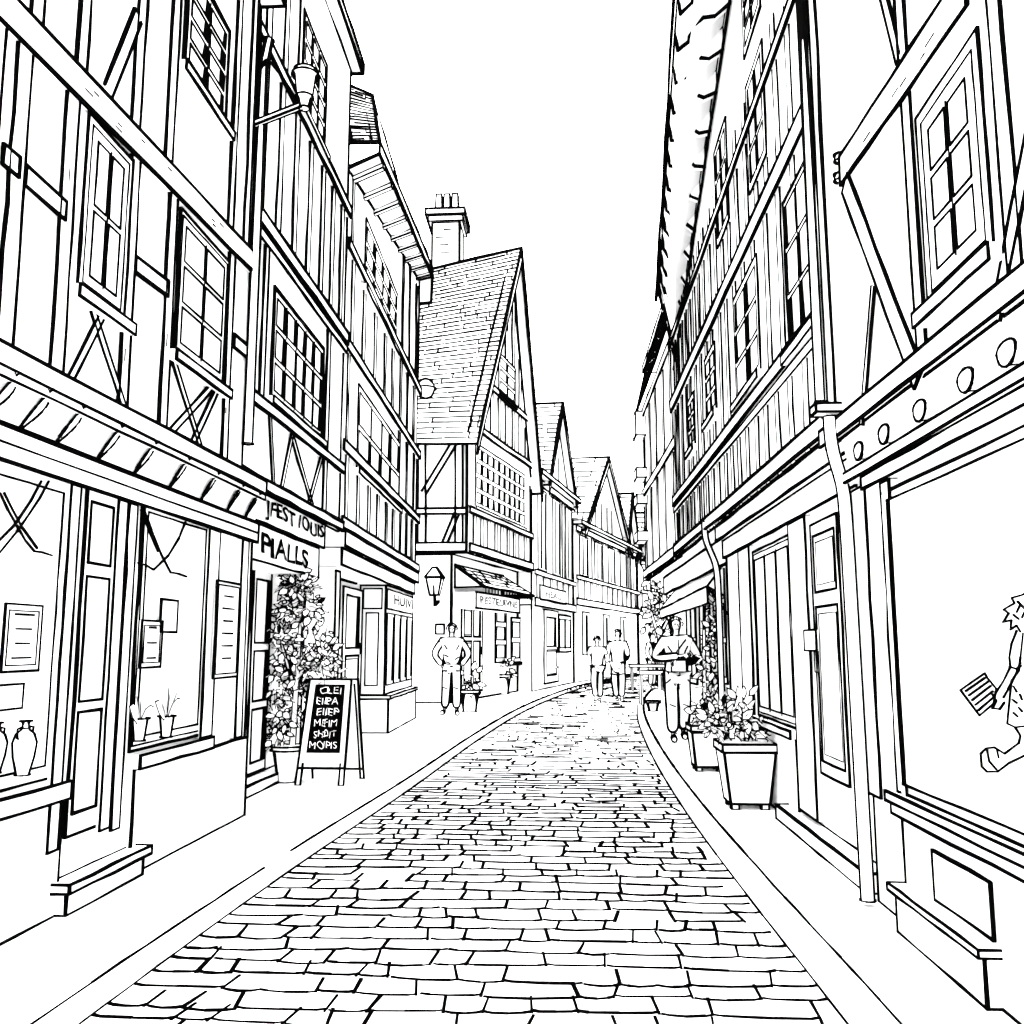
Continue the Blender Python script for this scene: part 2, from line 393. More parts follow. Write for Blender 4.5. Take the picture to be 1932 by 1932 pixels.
pline(w2,G1,'curtain',[[(272,962),(286,1000),(304,1045),(322,1080),(336,1082),(352,1088)],[(350,985),(338,1015),(318,1048),(290,1075),(275,1066),(260,1062)],[(266,962),(282,1002),(298,1040)]],.035,.5)
st=MB('stall_riser',h)
a_,zs=G1.M(110,1480); plate(st,G1,0,a_,zs-.07,zs+.02,.07,.9); plate(st,G1,0,a_,0.001,zs-.075,.03,.9)
a0,zs=G1.M(244,1432); a1=G1.M(386,1390)[0]; plate(st,G1,a0,a1,zs-.06,zs+.02,.07,.9)
plate(st,G1,a0+.01,G1.L-.01,.001,zs-.065,.03,.9)
st.done()
for ua,ub,vt,vb in[(114,132,868,1600),(207,224,915,1560),(228,243,915,1560),(388,408,960,1390),(452,463,970,1390)]:
    a0,a1,zb,zt=G1.R(ua,vt,vb,ub,.05); pil=MB('pilaster',h); plate(pil,G1,a0,a1,zb,min(zt,zf-.01),.05,.7); pil.done()
door(h,G1,137,905,1572,203,[(.12,.78,.77,.95),(.12,.78,.37,.73),(.12,.78,.06,.34)],lab='panelled wooden shop door')
sp=MB('doorstep',h); A=G1.M(136,1690,.12)[0]; B=G1.M(278,1615,.12)[0]
sp.box(G1.P(A,0.001,0),G1.d*(B-A),G1.n*.09,Vector((0,0,.12))); sp.box(G1.P(A-.05,.124,0),G1.d*(B-A+.08),G1.n*.13,Vector((0,0,.045)),.8); sp.done()
def board(rt,F,u0,v0,u1,v1,name,lines=0,off=.05,lab=None,k=.7):
    a0,a1,z0,z1=F.R(u0,v0,v1,u1,off); mb=MB(name,rt)
    plate(mb,F,a0,a1,z0,z1,off,k,base=off-.015)
    if lines:
        mb.poly([F.P(a0+.03,z0+.03,off+.002),F.P(a1-.03,z0+.03,off+.002),F.P(a1-.03,z1-.03,off+.002),F.P(a0+.03,z1-.03,off+.002)],k*.45,True)
    for i in range(lines):
        z=z0+(z1-z0)*(.2+.65*i/max(1,lines-1)); m=(a1-a0)*random.uniform(.25,.34); mb.ink(F.P(a0+m,z,off+.003),F.P(a1-m,z,off+.003),k*.7)
    return mb.done({"label":lab} if lab else None)
board(w1,G1,6,1138,76,1268,'poster',4); board(w1,G1,-40,1296,42,1345,'poster',0)
board(w2,G1,266,1170,304,1260,'poster',3); board(w2,G1,303,1130,334,1192,'poster',0)
mbd=board(None,G1,406,1094,450,1280,'menu_board',6,off=.09); tl(mbd,'tall framed menu board fixed to the house corner','menu board')
def wpt(F,u,v,off): a,z=F.M(u,v,off); return F.P(a,z,off)
def vase(u,v,off,hh):
    p=wpt(G1,u,v,off); s=hh/.3
    o=lathe(None,'vase',p,[(.04*s,0),(.062*s,.1*s),(.07*s,.18*s),(.055*s,.23*s),(.022*s,.26*s),(.022*s,.285*s),(.032*s,.3*s)],rings=(0,4,6),k=.4)
    tl(o,'white two-handled vase standing in the shop window','vase','vases in the shop window')
    for sg in(-1,1):
        hm=MB('handle',o); hm.poly([p+Vector((0,sg*.03*s,.27*s)),p+Vector((0,sg*.08*s,.26*s)),p+Vector((0,sg*.075*s,.21*s)),p+Vector((0,sg*.055*s,.2*s))],.4); hm.done()
vase(42,1462,.12,.25); vase(-12,1458,.12,.22)
def shopplant(u,v,off,hh,ln):
    p=wpt(G1,u,v,off); r=root('potted_plant','leafy plant in a small white pot in the shop window','plant',p,'plants in the shop window')
    lathe(r,'pot',p,[(.035,0),(.05,.12),(.055,.13)],rings=(0,2),k=.5)
    mb=MB('leaves',r)
    for i in range(ln):
        a=-1.1+2.2*i/(ln-1); d=Vector((.25*math.sin(i*2.1),math.sin(a),math.cos(a)*.95+.1)).normalized(); leaf(mb,p+Vector((0,0,.12)),d,Vector((.9,.5,0)),hh*random.uniform(.8,1.1),.12)
    mb.done()
shopplant(313,1390,.12,.25,7); shopplant(262,1397,.12,.18,5)
def pipe(name,pts,r,label):
    P=[Vector(p) for p in pts]; Q=[]
    for i,(a,b) in enumerate(zip(P,P[1:])):
        n=max(2,int((b-a).length/.05)) if (b-a).length<.5 else 4
        for j in range(n): Q.append(a.lerp(b,j/n))
    Q.append(P[-1])
    for _ in range(2): Q=[Q[0]]+[(Q[i-1]+Q[i]*2+Q[i+1])/4 if (Q[i+1]-Q[i-1]).length<.4 else Q[i] for i in range(1,len(Q)-1)]+[Q[-1]]
    N=12; vs=[];fs=[]
    for i,p in enumerate(Q):
        d=(Q[min(i+1,len(Q)-1)]-Q[max(i-1,0)]).normalized(); x=Vector((0,1,0)).cross(d).normalized(); y2=d.cross(x).normalized()
        for j in range(N):
            t=j*math.tau/N; vs.append(p+(x*math.cos(t)+y2*math.sin(t))*r)
    for i in range(len(Q)-1):
        for j in range(N):
            k2=(j+1)%N; fs.append((i*N+j,i*N+k2,(i+1)*N+k2,(i+1)*N+j))
    mb=MB(name); mb.v=[tuple(v) for v in vs]; mb.f=fs; mb.m=[0]*len(fs)
    for e in(0,len(Q)-1):
        mb.poly([Vector(vs[e*N+j]) for j in range(N)],.4,True)
    me=bpy.data.meshes.new(name); me.from_pydata(mb.v,[],mb.f); me.materials.append(RIM); me.materials.append(INK); me.polygons.foreach_set('material_index',mb.m)
    for i in range(len(Q)*N-N): me.polygons[i].use_smooth=True
    me.update(); set_t(me,lambda c:r); return tl(link(name,me,None),label,'drainpipe')
pipe('drainpipe',[(-2.56,7.2,3.0),(-2.56,7.2,4.5),(-2.56,7.2,6.3),(-2.52,7.2,6.55)],.045,'slim white rainwater pipe down the corner of a timbered house')
rf=MB('roof',h); rf.box(U1.P(0,ztop,-.4),U1.d*U1.L,U1.n*.62,Vector((0,0,.1)),.9)
for i in range(11): rf.box(U1.P(.2+i*.54,ztop-.1,0),U1.d*.08,U1.n*.2,Vector((0,0,.098)),.5)
rf.oface([U1.P(0,ztop+.1,.22),U1.P(U1.L,ztop+.1,.22),U1.P(U1.L,ztop+2.2,-2.2),U1.P(0,ztop+2.2,-2.2)])
rf.done()
L0=ony(480,234,7.15); L1=ony(572,198,7.15)
sl=root('street_lamp','white bracket street lamp with tapered shade on a timbered wall','street lamp',L0)
ar=MB('bracket',sl); ar.box(L0+Vector((0,-.02,-.02)),L1-L0,Vector((0,.04,0)),Vector((0,0,.04)),.5); ar.poly([L0+Vector((.02,0,.0)),L0+Vector((.02,0,.4)),L0+Vector((.04,0,.52)),L0+Vector((.08,0,.58)),L0+Vector((.13,0,.55)),L0+Vector((.24,0,.4)),L0+Vector((.36,0,.2))],.8); ar.done()
c=ony(574,200,7.15); lathe(sl,'lamp_shade',c,[(.045,-.02),(.055,.05),(.075,.08),(.09,.26),(.115,.28),(.1,.32),(.05,.35)],rings=(0,2,4,5),k=.4)
# ================================================================ LEFT HOUSE 2
h=root('timber_house','narrow half-timbered house with wide lattice window above a shop sign','house',(-2.95,9,0))
G2=Fac((-3.15,7.8),(-3.15,11.0)); U2=Fac((-2.68,7.26),(-2.72,10.85))
zs1=U2.M(480,920)[1]; body(h,G2,0,zs1+.05,4).done(); body(h,U2,zs1,8.7,4.2).done()
tf=MB('timber_frame',h); zA=U2.M(560,515)[1]; zB=U2.M(500,772)[1]
hb(tf,U2,zA,.14,lev=2.8); hb(tf,U2,zA-.14,.08,lev=2.3,k=.7); hb(tf,U2,zB,.1,lev=2.8,k=.9); hb(tf,U2,zs1+.05,.1,lev=2.8); hb(tf,U2,6.75,.12,lev=2.8)
studs(tf,U2,zA,6.75,.1,U2.L,.5,.13,k=.65); studs(tf,U2,6.75,8.7,.1,1.7,.5,.13,k=.65)
for q in[(505,785,512,925),(548,815,524,935),(545,815,585,955),(603,860,578,950)]: pst(tf,U2,*q,.06,1.2,.6)
a=U2.M(611,800)[0]; strip(tf,U2,(a,zs1),(a,zA),.14,1.4,.8); a=U2.M(492,640)[0]; strip(tf,U2,(a,zB),(a,zA),.1,1.4,.8)
tf.done()
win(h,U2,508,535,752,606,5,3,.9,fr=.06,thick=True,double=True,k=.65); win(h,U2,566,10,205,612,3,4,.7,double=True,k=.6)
rf=MB('roof',h); rf.box(U2.P(-.05,8.7,-.5),U2.d*(U2.L+.12),U2.n*.65,Vector((0,0,.12)))
rf.oface([U2.P(0,8.82,.15),U2.P(U2.L,8.82,.15),U2.P(U2.L,10.4,-2),U2.P(0,10.4,-2)]); rf.done()
sg=root('shop_sign','white painted shop sign in two tiers with black capitals','sign',(-2.7,9,2.4))
b=MB('sign_board',sg)
SA=Fac((-2.76,7.8),(-2.80,10.75)); a0=.02;a1=SA.M(604,990)[0]
zt1=SA.M(470,915)[1]; zb1=SA.M(470,980)[1]; zb2_=SA.M(470,1055)[1]
plate(b,SA,a0,a1,zb1,zt1-.02,.05,base=-.4,k=.7); plate(b,SA,a0,a1-.15,zb2_,zb1-.02,.03,base=-.4,k=.7); b.done()
text(sg,SA,"JFEST IOUIS",a0+.3,a1-.06,zb1+.045,zt1-.065,.06,bold=.025); text(sg,SA,"PIALLS",a0+.3,a1-.6,zb2_+.065,zb1-.085,.04,bold=.03)
door(h,G2,466,1062,1460,500,[(.15,.9,.62,.93),(.15,.9,.34,.58),(.15,.9,.05,.3)],glass=(0,1,2),lab='glazed dark door with panes',k=.6)
mb=MB('post',h); A=G2.M(588,1100)[0]; plate(mb,G2,A,A+.2,.0,2.3,.3,.7); mb.done()
mb=MB('doorstep',h); mb.box(G2.P(.3,.001,0),G2.d*2.3,G2.n*.2,Vector((0,0,.1)),.9); mb.done()
# ================================================================ LEFT HOUSE 3
U3=Fac((-2.74,10.9),(-2.96,17.9)); G3=Fac((-3.3,10.9),(-3.38,17.9))
h=root('timber_house','tall half-timbered house with long lattice windows and deep rafter eaves','house',(-3,14,0))
z1=U3.M(700,1033)[1]; z2=U3.M(700,898)[1]; z3=U3.M(700,728)[1]; z4=U3.M(700,560)[1]
e0=U3.M(655,318); e1=U3.M(800,560); zt0=e0[1]; zt1=e1[1]
body(h,G3,0,z1,4).done()
mb=MB('wall',h); f=[U3.P(0,z1),U3.P(U3.L,z1),U3.P(U3.L,zt1),U3.P(0,zt0)]; bk=[U3.P(0,z1,-4),U3.P(U3.L,z1,-4),U3.P(U3.L,zt1,-4),U3.P(0,zt0,-4)]
mb.face(f); mb.poly(f,1,True)
for i in range(4):
    j=(i+1)%4; mb.face([f[i],f[j],bk[j],bk[i]])
mb.done()
tf=MB('timber_frame',h)
for z in(z1+.08,z2,z3,z4): hb(tf,U3,z,.13,lev=2.6,k=.8)
studs(tf,U3,z1,z2,0,U3.L,.75,.15,k=.5); studs(tf,U3,z2,z3,0,.9,.6,.1,k=.5); studs(tf,U3,z2,z3,4.2,U3.L,.9,.14,k=.5)
studs(tf,U3,z3,z4,0,U3.L,.85,.15,k=.5); studs(tf,U3,z4,min(zt0,zt1),0,.8,.6,.1,k=.5); studs(tf,U3,z4,zt1-.3,4.3,U3.L,.9,.14,k=.5)
tf.done()
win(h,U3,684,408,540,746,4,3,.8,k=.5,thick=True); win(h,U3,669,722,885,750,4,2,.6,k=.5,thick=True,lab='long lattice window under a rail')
o0=ony(716,290,10.95); o1=ony(816,522,17.9); i0=f[3]; i1=f[2]
rf=MB('roof',h); rf.oface([i0,i1,o1,o0])
nr=9
for i in range(nr):
    t=(i+.4)/nr; a=i0.lerp(i1,t); b2=o0.lerp(o1,t); d=(b2-a); rf.box(a+Vector((0,0,-.07)),d,(i1-i0).normalized()*.12,Vector((0,0,.06)),.35)
up=Vector((0,0,.16)); rf.oface([o0,o1,o1+up,o0+up],.7); r0=ony(702,180,12.2); r1=ony(640,140,12.2)
bl=Vector((-5.2,10.95,o0.z+.16)); hatch(rf,bl,o0+up,r0,r1+Vector((-1.5,0,.6)),18,seg=.35,k=.3)
rf.ink(r1,o0+up+Vector((-.35,0,0)),.7); rf.ink(r0+Vector((-.12,0,0)),o0+up+Vector((-.1,0,0)),.5)
ro=o1+up+Vector((-.5,0,1.0)); rf.oface([o0+up,r0,ro,o1+up],.9)
rf.oface([o1,o1+Vector((-.02,0,-.55)),i1+Vector((0,.02,-.5)),i1],.8)
rf.done()
sf=MB('shopfront',h); plate(sf,U3,.1,U3.L,z1-.2,z1-.02,.08,base=-.6,k=.7); plate(sf,U3,.2,U3.L-.1,z1-.42,z1-.22,.02,base=-.6,k=.7); sf.done()
door(h,G3,640,1105,1320,676,[(.15,.85,.45,.93),(.15,.85,.08,.38)],glass=(0,),k=.6)
win(h,G3,630,1060,1090,668,1,1,sill=False,name='transom_window',k=.6)
BY=Fac((-2.92,14.9),(-2.98,17.85)); bz=U3.M(735,1306,-.1)[1]; zt=z1-.43
by=MB('bay_window',h); by.box(BY.P(0,bz,-.42),BY.n*.42,BY.d*BY.L,Vector((0,0,zt-bz)),.7)
by2=Fac((-3.34,14.9),(-2.92,14.9))
for F_,cs in((BY,4),(by2,1)):
    m_=.06; cw=(F_.L-2*m_)/cs
    for i in range(cs):
        a0=m_+i*cw+.05; a1=m_+(i+1)*cw-.05; o_=F_.lv(0,.5)
        plate(by,F_,a0,a1,bz+.15,zt-.45,o_,.35)
        if F_ is BY: by.face([F_.P(a0+.42,bz+.2,o_+.004),F_.P(a1,bz+.2,o_+.004),F_.P(a1,zt-.5,o_+.004),F_.P(a0+.5,zt-.5,o_+.004)],1)
    plate(by,F_,m_,F_.L-m_,zt-.38,zt-.06,F_.lv(0,.5),.4)
by.done(); text(h,BY,"HUIVI",.4,BY.L-.4,zt-.3,zt-.13,.07,bold=.02)
mb=MB('bay_base',h); mb.box(BY.P(-.06,.001,-.42),BY.n*.5,BY.d*(BY.L+.06),Vector((0,0,bz-.06)),.7); mb.box(BY.P(-.1,bz-.055,-.42),BY.n*.54,BY.d*(BY.L+.1),Vector((0,0,.05)),.4); mb.done()
# ================================================================ LEFT HOUSE 4 (gable)
h=root('gabled_house','gabled half-timbered house with steep tiled roof and shop canopy','house',(-2.4,23,0))
U4=Fac((-2.39,22),(-1.11,27.8)); N4=Fac((-7,22),(-2.39,22)); G4=Fac((-2.78,22.3),(-1.5,27.9)); M4=Fac((-7,22.3),(-2.78,22.3))
zj4=N4.M(860,1042)[1]; ze4=N4.M(860,820)[1]; ap=U4.M(962,480)
body(h,G4,0,zj4,4).done()
mb=MB('wall',h)
mb.oface([U4.P(0,zj4),U4.P(U4.L,zj4),U4.P(U4.L,ze4),U4.P(ap[0],ap[1]),U4.P(0,ze4)]); mb.oface([N4.P(0,zj4),N4.P(N4.L,zj4),N4.P(N4.L,ze4),N4.P(0,ze4)])
mb.face([N4.P(0,zj4),N4.P(N4.L,zj4),U4.P(U4.L,zj4),N4.P(0,zj4,-6)]); mb.oface([M4.P(0,0),M4.P(M4.L,0),M4.P(M4.L,zj4),M4.P(0,zj4)])
mb.face([U4.P(U4.L,zj4),U4.P(U4.L,zj4,-5),U4.P(U4.L,ze4,-5),U4.P(U4.L,ze4)])
mb.done()
tf=MB('timber_frame',h)
hb(tf,N4,zj4+.12,.2,lev=2.4,k=.7); hb(tf,N4,ze4-.12,.2,lev=2.4,k=.7); zr=N4.M(830,965)[1]; hb(tf,N4,zr,.14,lev=1.8,k=.7)
for u in(796,866): pst(tf,N4,u,825,u,1040,.18,1,.7)
pst(tf,N4,800,930,858,835,.13,1,.7); pst(tf,N4,835,1035,862,970,.12,1,.7)
hb(tf,U4,zj4+.12,.2,lev=2.4,k=.7); zq=U4.M(890,965)[1]; hb(tf,U4,zq,.14,lev=2.4,k=.7); hb(tf,U4,ze4+.3,.16,lev=2.4,k=.7)
studs(tf,U4,zj4,zq,.2,U4.L,.6,.18,k=.4)
zg=U4.M(915,725)[1]; hb(tf,U4,zg,.16,a0=ap[0]*(zg-ze4)/(ap[1]-ze4),a1=ap[0]+(U4.L-ap[0])*(1-(zg-ze4)/(ap[1]-ze4)),lev=2.4,k=.7)
a=.5
def roofz(a): return ze4+(ap[1]-ze4)*(a/ap[0] if a<ap[0] else (U4.L-a)/(U4.L-ap[0]))
while a<U4.L-.3:
    strip(tf,U4,(a,ze4+.3),(a,min(zg,roofz(a)-.2)),.2,1,.5)
    if roofz(a)-.2>zg+.3: strip(tf,U4,(a,zg),(a,roofz(a)-.3),.2,1,.5)
    a+=.7
strip(tf,U4,(0,ze4),(ap[0],ap[1]),.25,1.8,.8); strip(tf,U4,(U4.L,ze4),(ap[0],ap[1]),.25,1.8,.8)
tf.done()
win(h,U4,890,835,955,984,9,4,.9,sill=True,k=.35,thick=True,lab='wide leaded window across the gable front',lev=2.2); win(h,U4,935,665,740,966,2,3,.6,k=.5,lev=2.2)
V=lambda a,z,o:U4.P(a,z,o)
eL0=V(-.25,ze4-.3,.35); rp=V(ap[0],ap[1]+.15,.35); eR0=V(U4.L+.25,ze4-.5,.35)
bk=ony(785,515,24.6); bk=rp+(bk-rp)*2.2; eb=Vector((-9,eL0.y-.1,eL0.z+.05))
rf=MB('roof',h); hatch(rf,eb,eL0,rp,bk,42,k=.34,seg=.45,gap=.22,tick=.4)
eRb=V(U4.L+.25,ze4-.5,-6); rf.oface([eR0,rp,bk,eRb])
th=Vector((0,0,-.25)); rf.oface([eL0,rp,rp+th*1.6,eL0+th],.7); rf.oface([eR0,rp,rp+th*1.6,eR0+th],.7)
rfo=rf.done()
ch=MB('chimney',rfo)
a=ony(818,540,25.6); b2=ony(870,430,25.6); zc_=b2.z; wch=b2.x-a.x; ch.box((a.x,25.2,a.z-.9),(wch,0,0),(0,.9,0),(0,0,zc_-a.z+.9),.7)
for i in range(9):
    z=a.z-.3+i*(zc_-a.z+.3)/9; x=random.uniform(0,.5)*wch; ch.ink((a.x+x,25.19,z),(a.x+x+wch*random.uniform(.2,.45),25.19,z),.25)
ch.box((a.x-.1,25.1,zc_),(wch+.2,0,0),(0,1.1,0),(0,0,.16),.4); ch.box((a.x-.17,25.03,zc_+.165),(wch+.34,0,0),(0,1.24,0),(0,0,.18),.6)
for t in(.2,.5,.8):
    x=a.x+wch*t; ch.frustum((x,25.45,0),.1,.1,.08,.08,zc_+.35,zc_+.95,.4)
ch.done()
cn=root('shop_canopy','wide shallow shingled canopy with fringe over a shop door','canopy',G4.P(1,2.5,.3))
mb=MB('canopy_roof',cn); kz=G4.M(850,1100,.5)[1]; ztp=kz+.55
A=G4.P(-.05,kz,.85);B=G4.P(4.5,kz,.85);Cc=G4.P(4.2,ztp,.02);D=G4.P(.2,ztp,.02); hatch(mb,A,B,Cc,D,5,k=.25,seg=.35,tick=.6); mb.oface([A,D,G4.P(.2,kz,.02)],.7); mb.oface([B,Cc,G4.P(4.2,kz,.02)],.7)
for i in range(18):
    p_=A.lerp(B,(i+.5)/18); mb.ink(p_,p_+Vector((0,0,-.12)),.35)
mb.done()
mb=MB('fascia_board',cn); plate(mb,G4,.1,3.9,kz-.5,kz-.12,.6,base=.02,k=.6); mb.done(); text(cn,G4,"RESTEUIVNE",.4,3.7,kz-.38,kz-.2,.61,bold=.015)
door(h,G4,866,1130,1308,905,[(.1,.45,.6,.9),(.55,.9,.6,.9),(.1,.45,.1,.55),(.55,.9,.1,.55)],glass=(1,3),k=.55); win(h,G4,930,1140,1250,950,1,3,1,sill=False,k=.6); win(h,G4,960,1165,1250,992,2,2,.6,k=.6)
pq=board(None,M4,822,1178,838,1196,'wall_plaque',0,off=.05,k=.6); tl(pq,'small square plaque on a plain wall','plaque')
lp=ony(820,1100,21.6); ln=root('wall_lantern','black-framed glass lantern on a wall bracket','lantern',lp)
mb=MB('lantern_head',ln); mb.frustum(lp,.10,.10,.18,.18,-.28,.12,.6); mb.frustum(lp,.2,.2,.05,.05,.13,.36,.6); mb.ink(lp+Vector((0,-.1,-.28)),lp+Vector((0,-.14,.12)),.5); mb.done()
mb=MB('bracket',ln); mb.ink(lp+Vector((0,0,-.28)),lp+Vector((0,.1,-.5)),1.1); mb.ink(lp+Vector((0,.1,-.5)),lp+Vector((0,.7,-.4)),1.); mb.done()
rs=ony(803,733,18.6); o=lathe(None,'round_sign',rs,[(.02,-.24),(.15,-.18),(.22,0),(.15,.18),(.02,.24)],rings=(2,),k=.4); tl(o,'round hanging globe sign beside the eaves','sign')
# ================================================================ LEFT HOUSES 5-8
def far_house(p0,p1,zj,ze,apz,apt,nm,label,nwin,back=5,rows_h=16,sidex=4,extra=()):
    r=root(nm,label,'house',(p0[0],p0[1],0)); U=Fac(p0,p1); mb=body(r,U,0,ze,back,k=.6); mb.done()
    N=Fac((p0[0]-sidex,p0[1]),(p0[0],p0[1])); tf=MB('timber_frame',r)
    hb(tf,U,zj,.24,lev=2.4,k=.5); hb(tf,U,ze-.15,.2,lev=2.4,k=.5); hb(tf,N,zj,.2,lev=2.4,k=.5)
    studs(tf,U,zj,zj+.9,.1,U.L,1.0,.24,k=.3); hb(tf,U,zj+.9,.14,lev=2.4,k=.4); studs(tf,U,zj+.9,ze,.1,U.L,1.8,.26,k=.4)
    rf=MB('roof',r)
    for (at_,az,wl,wr_) in ((apt,apz,.36,.4),)+tuple(extra):
        a=U.L*at_
        g2=MB('gable',r); g2.oface([U.P(a-U.L*wl*.9,ze,.02),U.P(a+U.L*wr_*.9,ze,.02),U.P(a,az-.1,.02)],.6); g2.done()
        studs(tf,U,ze,ze+(az-ze)*.4,a-U.L*wl*.45,a+U.L*wr_*.5,1.0,.22,k=.35)
        A=U.P(a-U.L*wl,ze-.15,.3);B=U.P(a,az,.3);D=A+Vector((-sidex-1,0,0));E=B+Vector((-sidex-1,.6,0)); hatch(rf,D,A,B,E,rows_h,k=.22,seg=.6,gap=.3)
        A2=U.P(a+U.L*wr_,ze-.15,.3); rf.oface([A2,B,E,A2+Vector((-sidex,3,0))],.6); rf.oface([A,B,B+Vector((0,0,-.3)),A+Vector((0,0,-.3))],.5); rf.oface([A2,B,B+Vector((0,0,-.3)),A2+Vector((0,0,-.3))],.5)
    rf.box(U.P(0,ze,0),U.d*U.L,U.n*.35,Vector((0,0,.15)),.5); rf.done(); tf.done()
    for i in range(nwin):
        a0=U.L*(i+.2)/nwin; a1=U.L*(i+.75)/nwin; w=MB('window',r); off=U.lv(a0,2.2); am=(a0+a1)/2
        plate(w,U,a0,a1,zj+1.0,ze-.35,off,.4)
        for s0,s1 in((a0,am),(am,a1)): w.face([U.P(s0+(s1-s0)*.5,zj+1.05,off+.01),U.P(s1-.03,zj+1.05,off+.01),U.P(s1-.03,ze-.4,off+.01),U.P(s0+(s1-s0)*.62,ze-.4,off+.01)],1)
        w.done()
    return r,U
def yz(u,v,y): return ony(u,v,y).z
r5,U5=far_house((-1.05,27.9),(.2,34.2),yz(1010,1135,28),yz(1012,895,28),yz(1046,756,31),.55,'timber_house','narrow half-timbered house with tiled gable and shop below',3,rows_h=18)
door(r5,U5,1022,1150,1290,1048,[(.15,.85,.5,.9),(.15,.85,.1,.45)],glass=(0,),k=.45); win(r5,U5,1050,1160,1230,1072,2,1,.5,sill=False,k=.5)
mb=MB('sign_board',r5); plate(mb,U5,.6,4.6,2.75,3.2,.12,.5); mb.done(); text(r5,U5,"HEAU",1.4,3.8,2.86,3.08,.13,bold=.02)
r6,U6=far_house((.25,34.3),(3.4,46),yz(1090,1135,34.5),yz(1092,990,34.5),yz(1138,862,39),.42,'timber_house','long white timbered house with steep tiled gable roof',5,rows_h=14,extra=((.85,yz(1160,930,44),.12,.14),))
for a_ in(1.0,4.5,8):
    w=MB('window',r6); plate(w,U6,a_,a_+1.1,1.0,2.6,.08,.4); w.face([U6.P(a_+.4,1.1,.1),U6.P(a_+.8,1.1,.1),U6.P(a_+.8,2.5,.1),U6.P(a_+.4,2.5,.1)],1); w.done()
r7,U7=far_house((3.5,46.2),(6.2,53),yz(1203,1150,46),yz(1203,1055,46),yz(1185,960,46),.2,'timber_house','distant white timbered house with low gable',3,rows_h=9,extra=((.75,yz(1215,985,50),.2,.2),))
r8,U8=far_house((6.2,53.2),(9.5,60),yz(1225,1150,53),yz(1225,1060,53),yz(1222,985,54),.25,'timber_house','distant narrow house closing the lane',2,rows_h=8)
# ================================================================ RIGHT HOUSE 1 (near)
h=root('timber_house','half-timbered house with large display window and round joist ends','house',(1.7,4,0))
G=Fac((1.70,1.2),(1.70,5.45),-1); U=Fac((1.62,1.2),(1.62,5.75),-1)
zj=U.M(1700,735)[1]; zc=G.M(1700,850)[1]
body(h,G,0,zc,4).done(); body(h,U,zj-.02,7.6,4.2).done()
tf=MB('timber_frame',h); hb(tf,U,zj+.04,.1,lev=3)
for u,v,w in((1556,400,.14),(1722,300,.1),(1905,300,.1)):
    a=U.M(u,v)[0]; strip(tf,U,(a,zj),(a,7.6),w,1.2,.9)
pst(tf,U,1596,322,1835,-30,.17,2.4,caps=True); pst(tf,U,1603,345,1742,715,.12,2,caps=True); pst(tf,U,1885,600,1990,60,.08,1.2); pst(tf,U,1652,540,1630,800,.05,1,.8); pst(tf,U,1668,-20,1700,110,.06,1)
grain(tf,U,U.M(1620,300),U.M(1800,20),.14,2.5,5)
tf.done()
win(h,U,1868,28,482,1738,2,3,.0,fr=.11,lab='tall casement window in a stepped frame',double=True)
cv=MB('cove',h); cv.face([G.P(0,zc-.01,.03),G.P(G.L,zc-.01,.03),U.P(G.L,zj-.01,.0),U.P(0,zj-.01,.0)]); cv.done()
for i,(u,v) in enumerate([(1640,835),(1690,807),(1760,765),(1850,707),(1930,650)]):
    cj=MB('joist_end',h)
    a,z=G.M(u,v,.06); N=18; zz0=zc+.075
    # half-round scroll bracket: a disc in the wall's plane with a curled lip, flat on top
    def rg(r,o_,dz=0): return [G.P(a,zz0+dz,o_)+G.d*(math.cos(t)*r)+Vector((0,0,max(-r*.9,math.sin(t)*r*.9) if math.sin(t)<0 else math.sin(t)*r*.45)) for t in[j*math.tau/N for j in range(N)]]
    rings=[rg(.05,.02),rg(.066,.07),rg(.07,.12)]
    for A_,B_ in zip(rings,rings[1:]):
        for j in range(N): cj.face([A_[j],A_[(j+1)%N],B_[(j+1)%N],B_[j]])
    cj.face(rings[2]); cj.poly(rings[2],.75,True); cj.poly(rings[0][9:18],.6); cj.ink(rings[0][0],rings[2][0],.6); cj.ink(rings[0][13],rings[2][13],.6)
    cj.done()
fa=MB('fascia',h); z1=G.M(1700,850)[1]; z2=G.M(1672,905)[1]; plate(fa,G,0,G.L-.3,z2-.02,z1-.06,.07,.9); fa.ink(G.P(0,z2+.06,.073),G.P(G.L-.3,z2+.06,.073),.6); plate(fa,G,0,G.L-.05,z1-.055,z1,.1,.9); fa.done()
a0,aw,zw0,zw1=G.R(1990,918,1490,1698); zw0=G.M(1700,1488)[1]; zw1=G.M(1700,922)[1]
w=MB('shop_window',h); plate(w,G,0,aw,zw0,zw1,.04,1); plate(w,G,.0,aw-.07,zw0+.05,zw1-.05,.05,.8); wo=w.done()
st=MB('stall_riser',h); plate(st,G,0,aw+.08,zw0-.05,zw0-.005,.09,.9); plate(st,G,0,aw+.06,zw0-.11,zw0-.055,.07,.9)
plate(st,G,0,aw+.02,.002,zw0-.115,.03)
a0,a1,zb,zt=G.R(1760,1565,1680,1865,.04); plate(st,G,a0,a1,.25,zw0-.2,.04,.9); st.done()
stp=MB('doorstep',h); A=G.M(1845,1850,.12)[0]; B=G.M(1680,1700,.12)[0]
stp.box(G.P(A,.002,0),G.d*(B-A),G.n*.09,Vector((0,0,.19))); stp.box(G.P(A-.02,.195,0),G.d*(B-A+.05),G.n*.12,Vector((0,0,.03)),.7); stp.done()
for ua,ub,vt in((1645,1612,870),(1694,1678,915)):
    a0,a1,zb,zt=G.R(ua,vt,1498,ub,.05); pil=MB('pilaster',h); plate(pil,G,a0,min(a1,G.L),zb,zc-.1 if ua<1660 else z2-.03,.05,.8); pil.done()
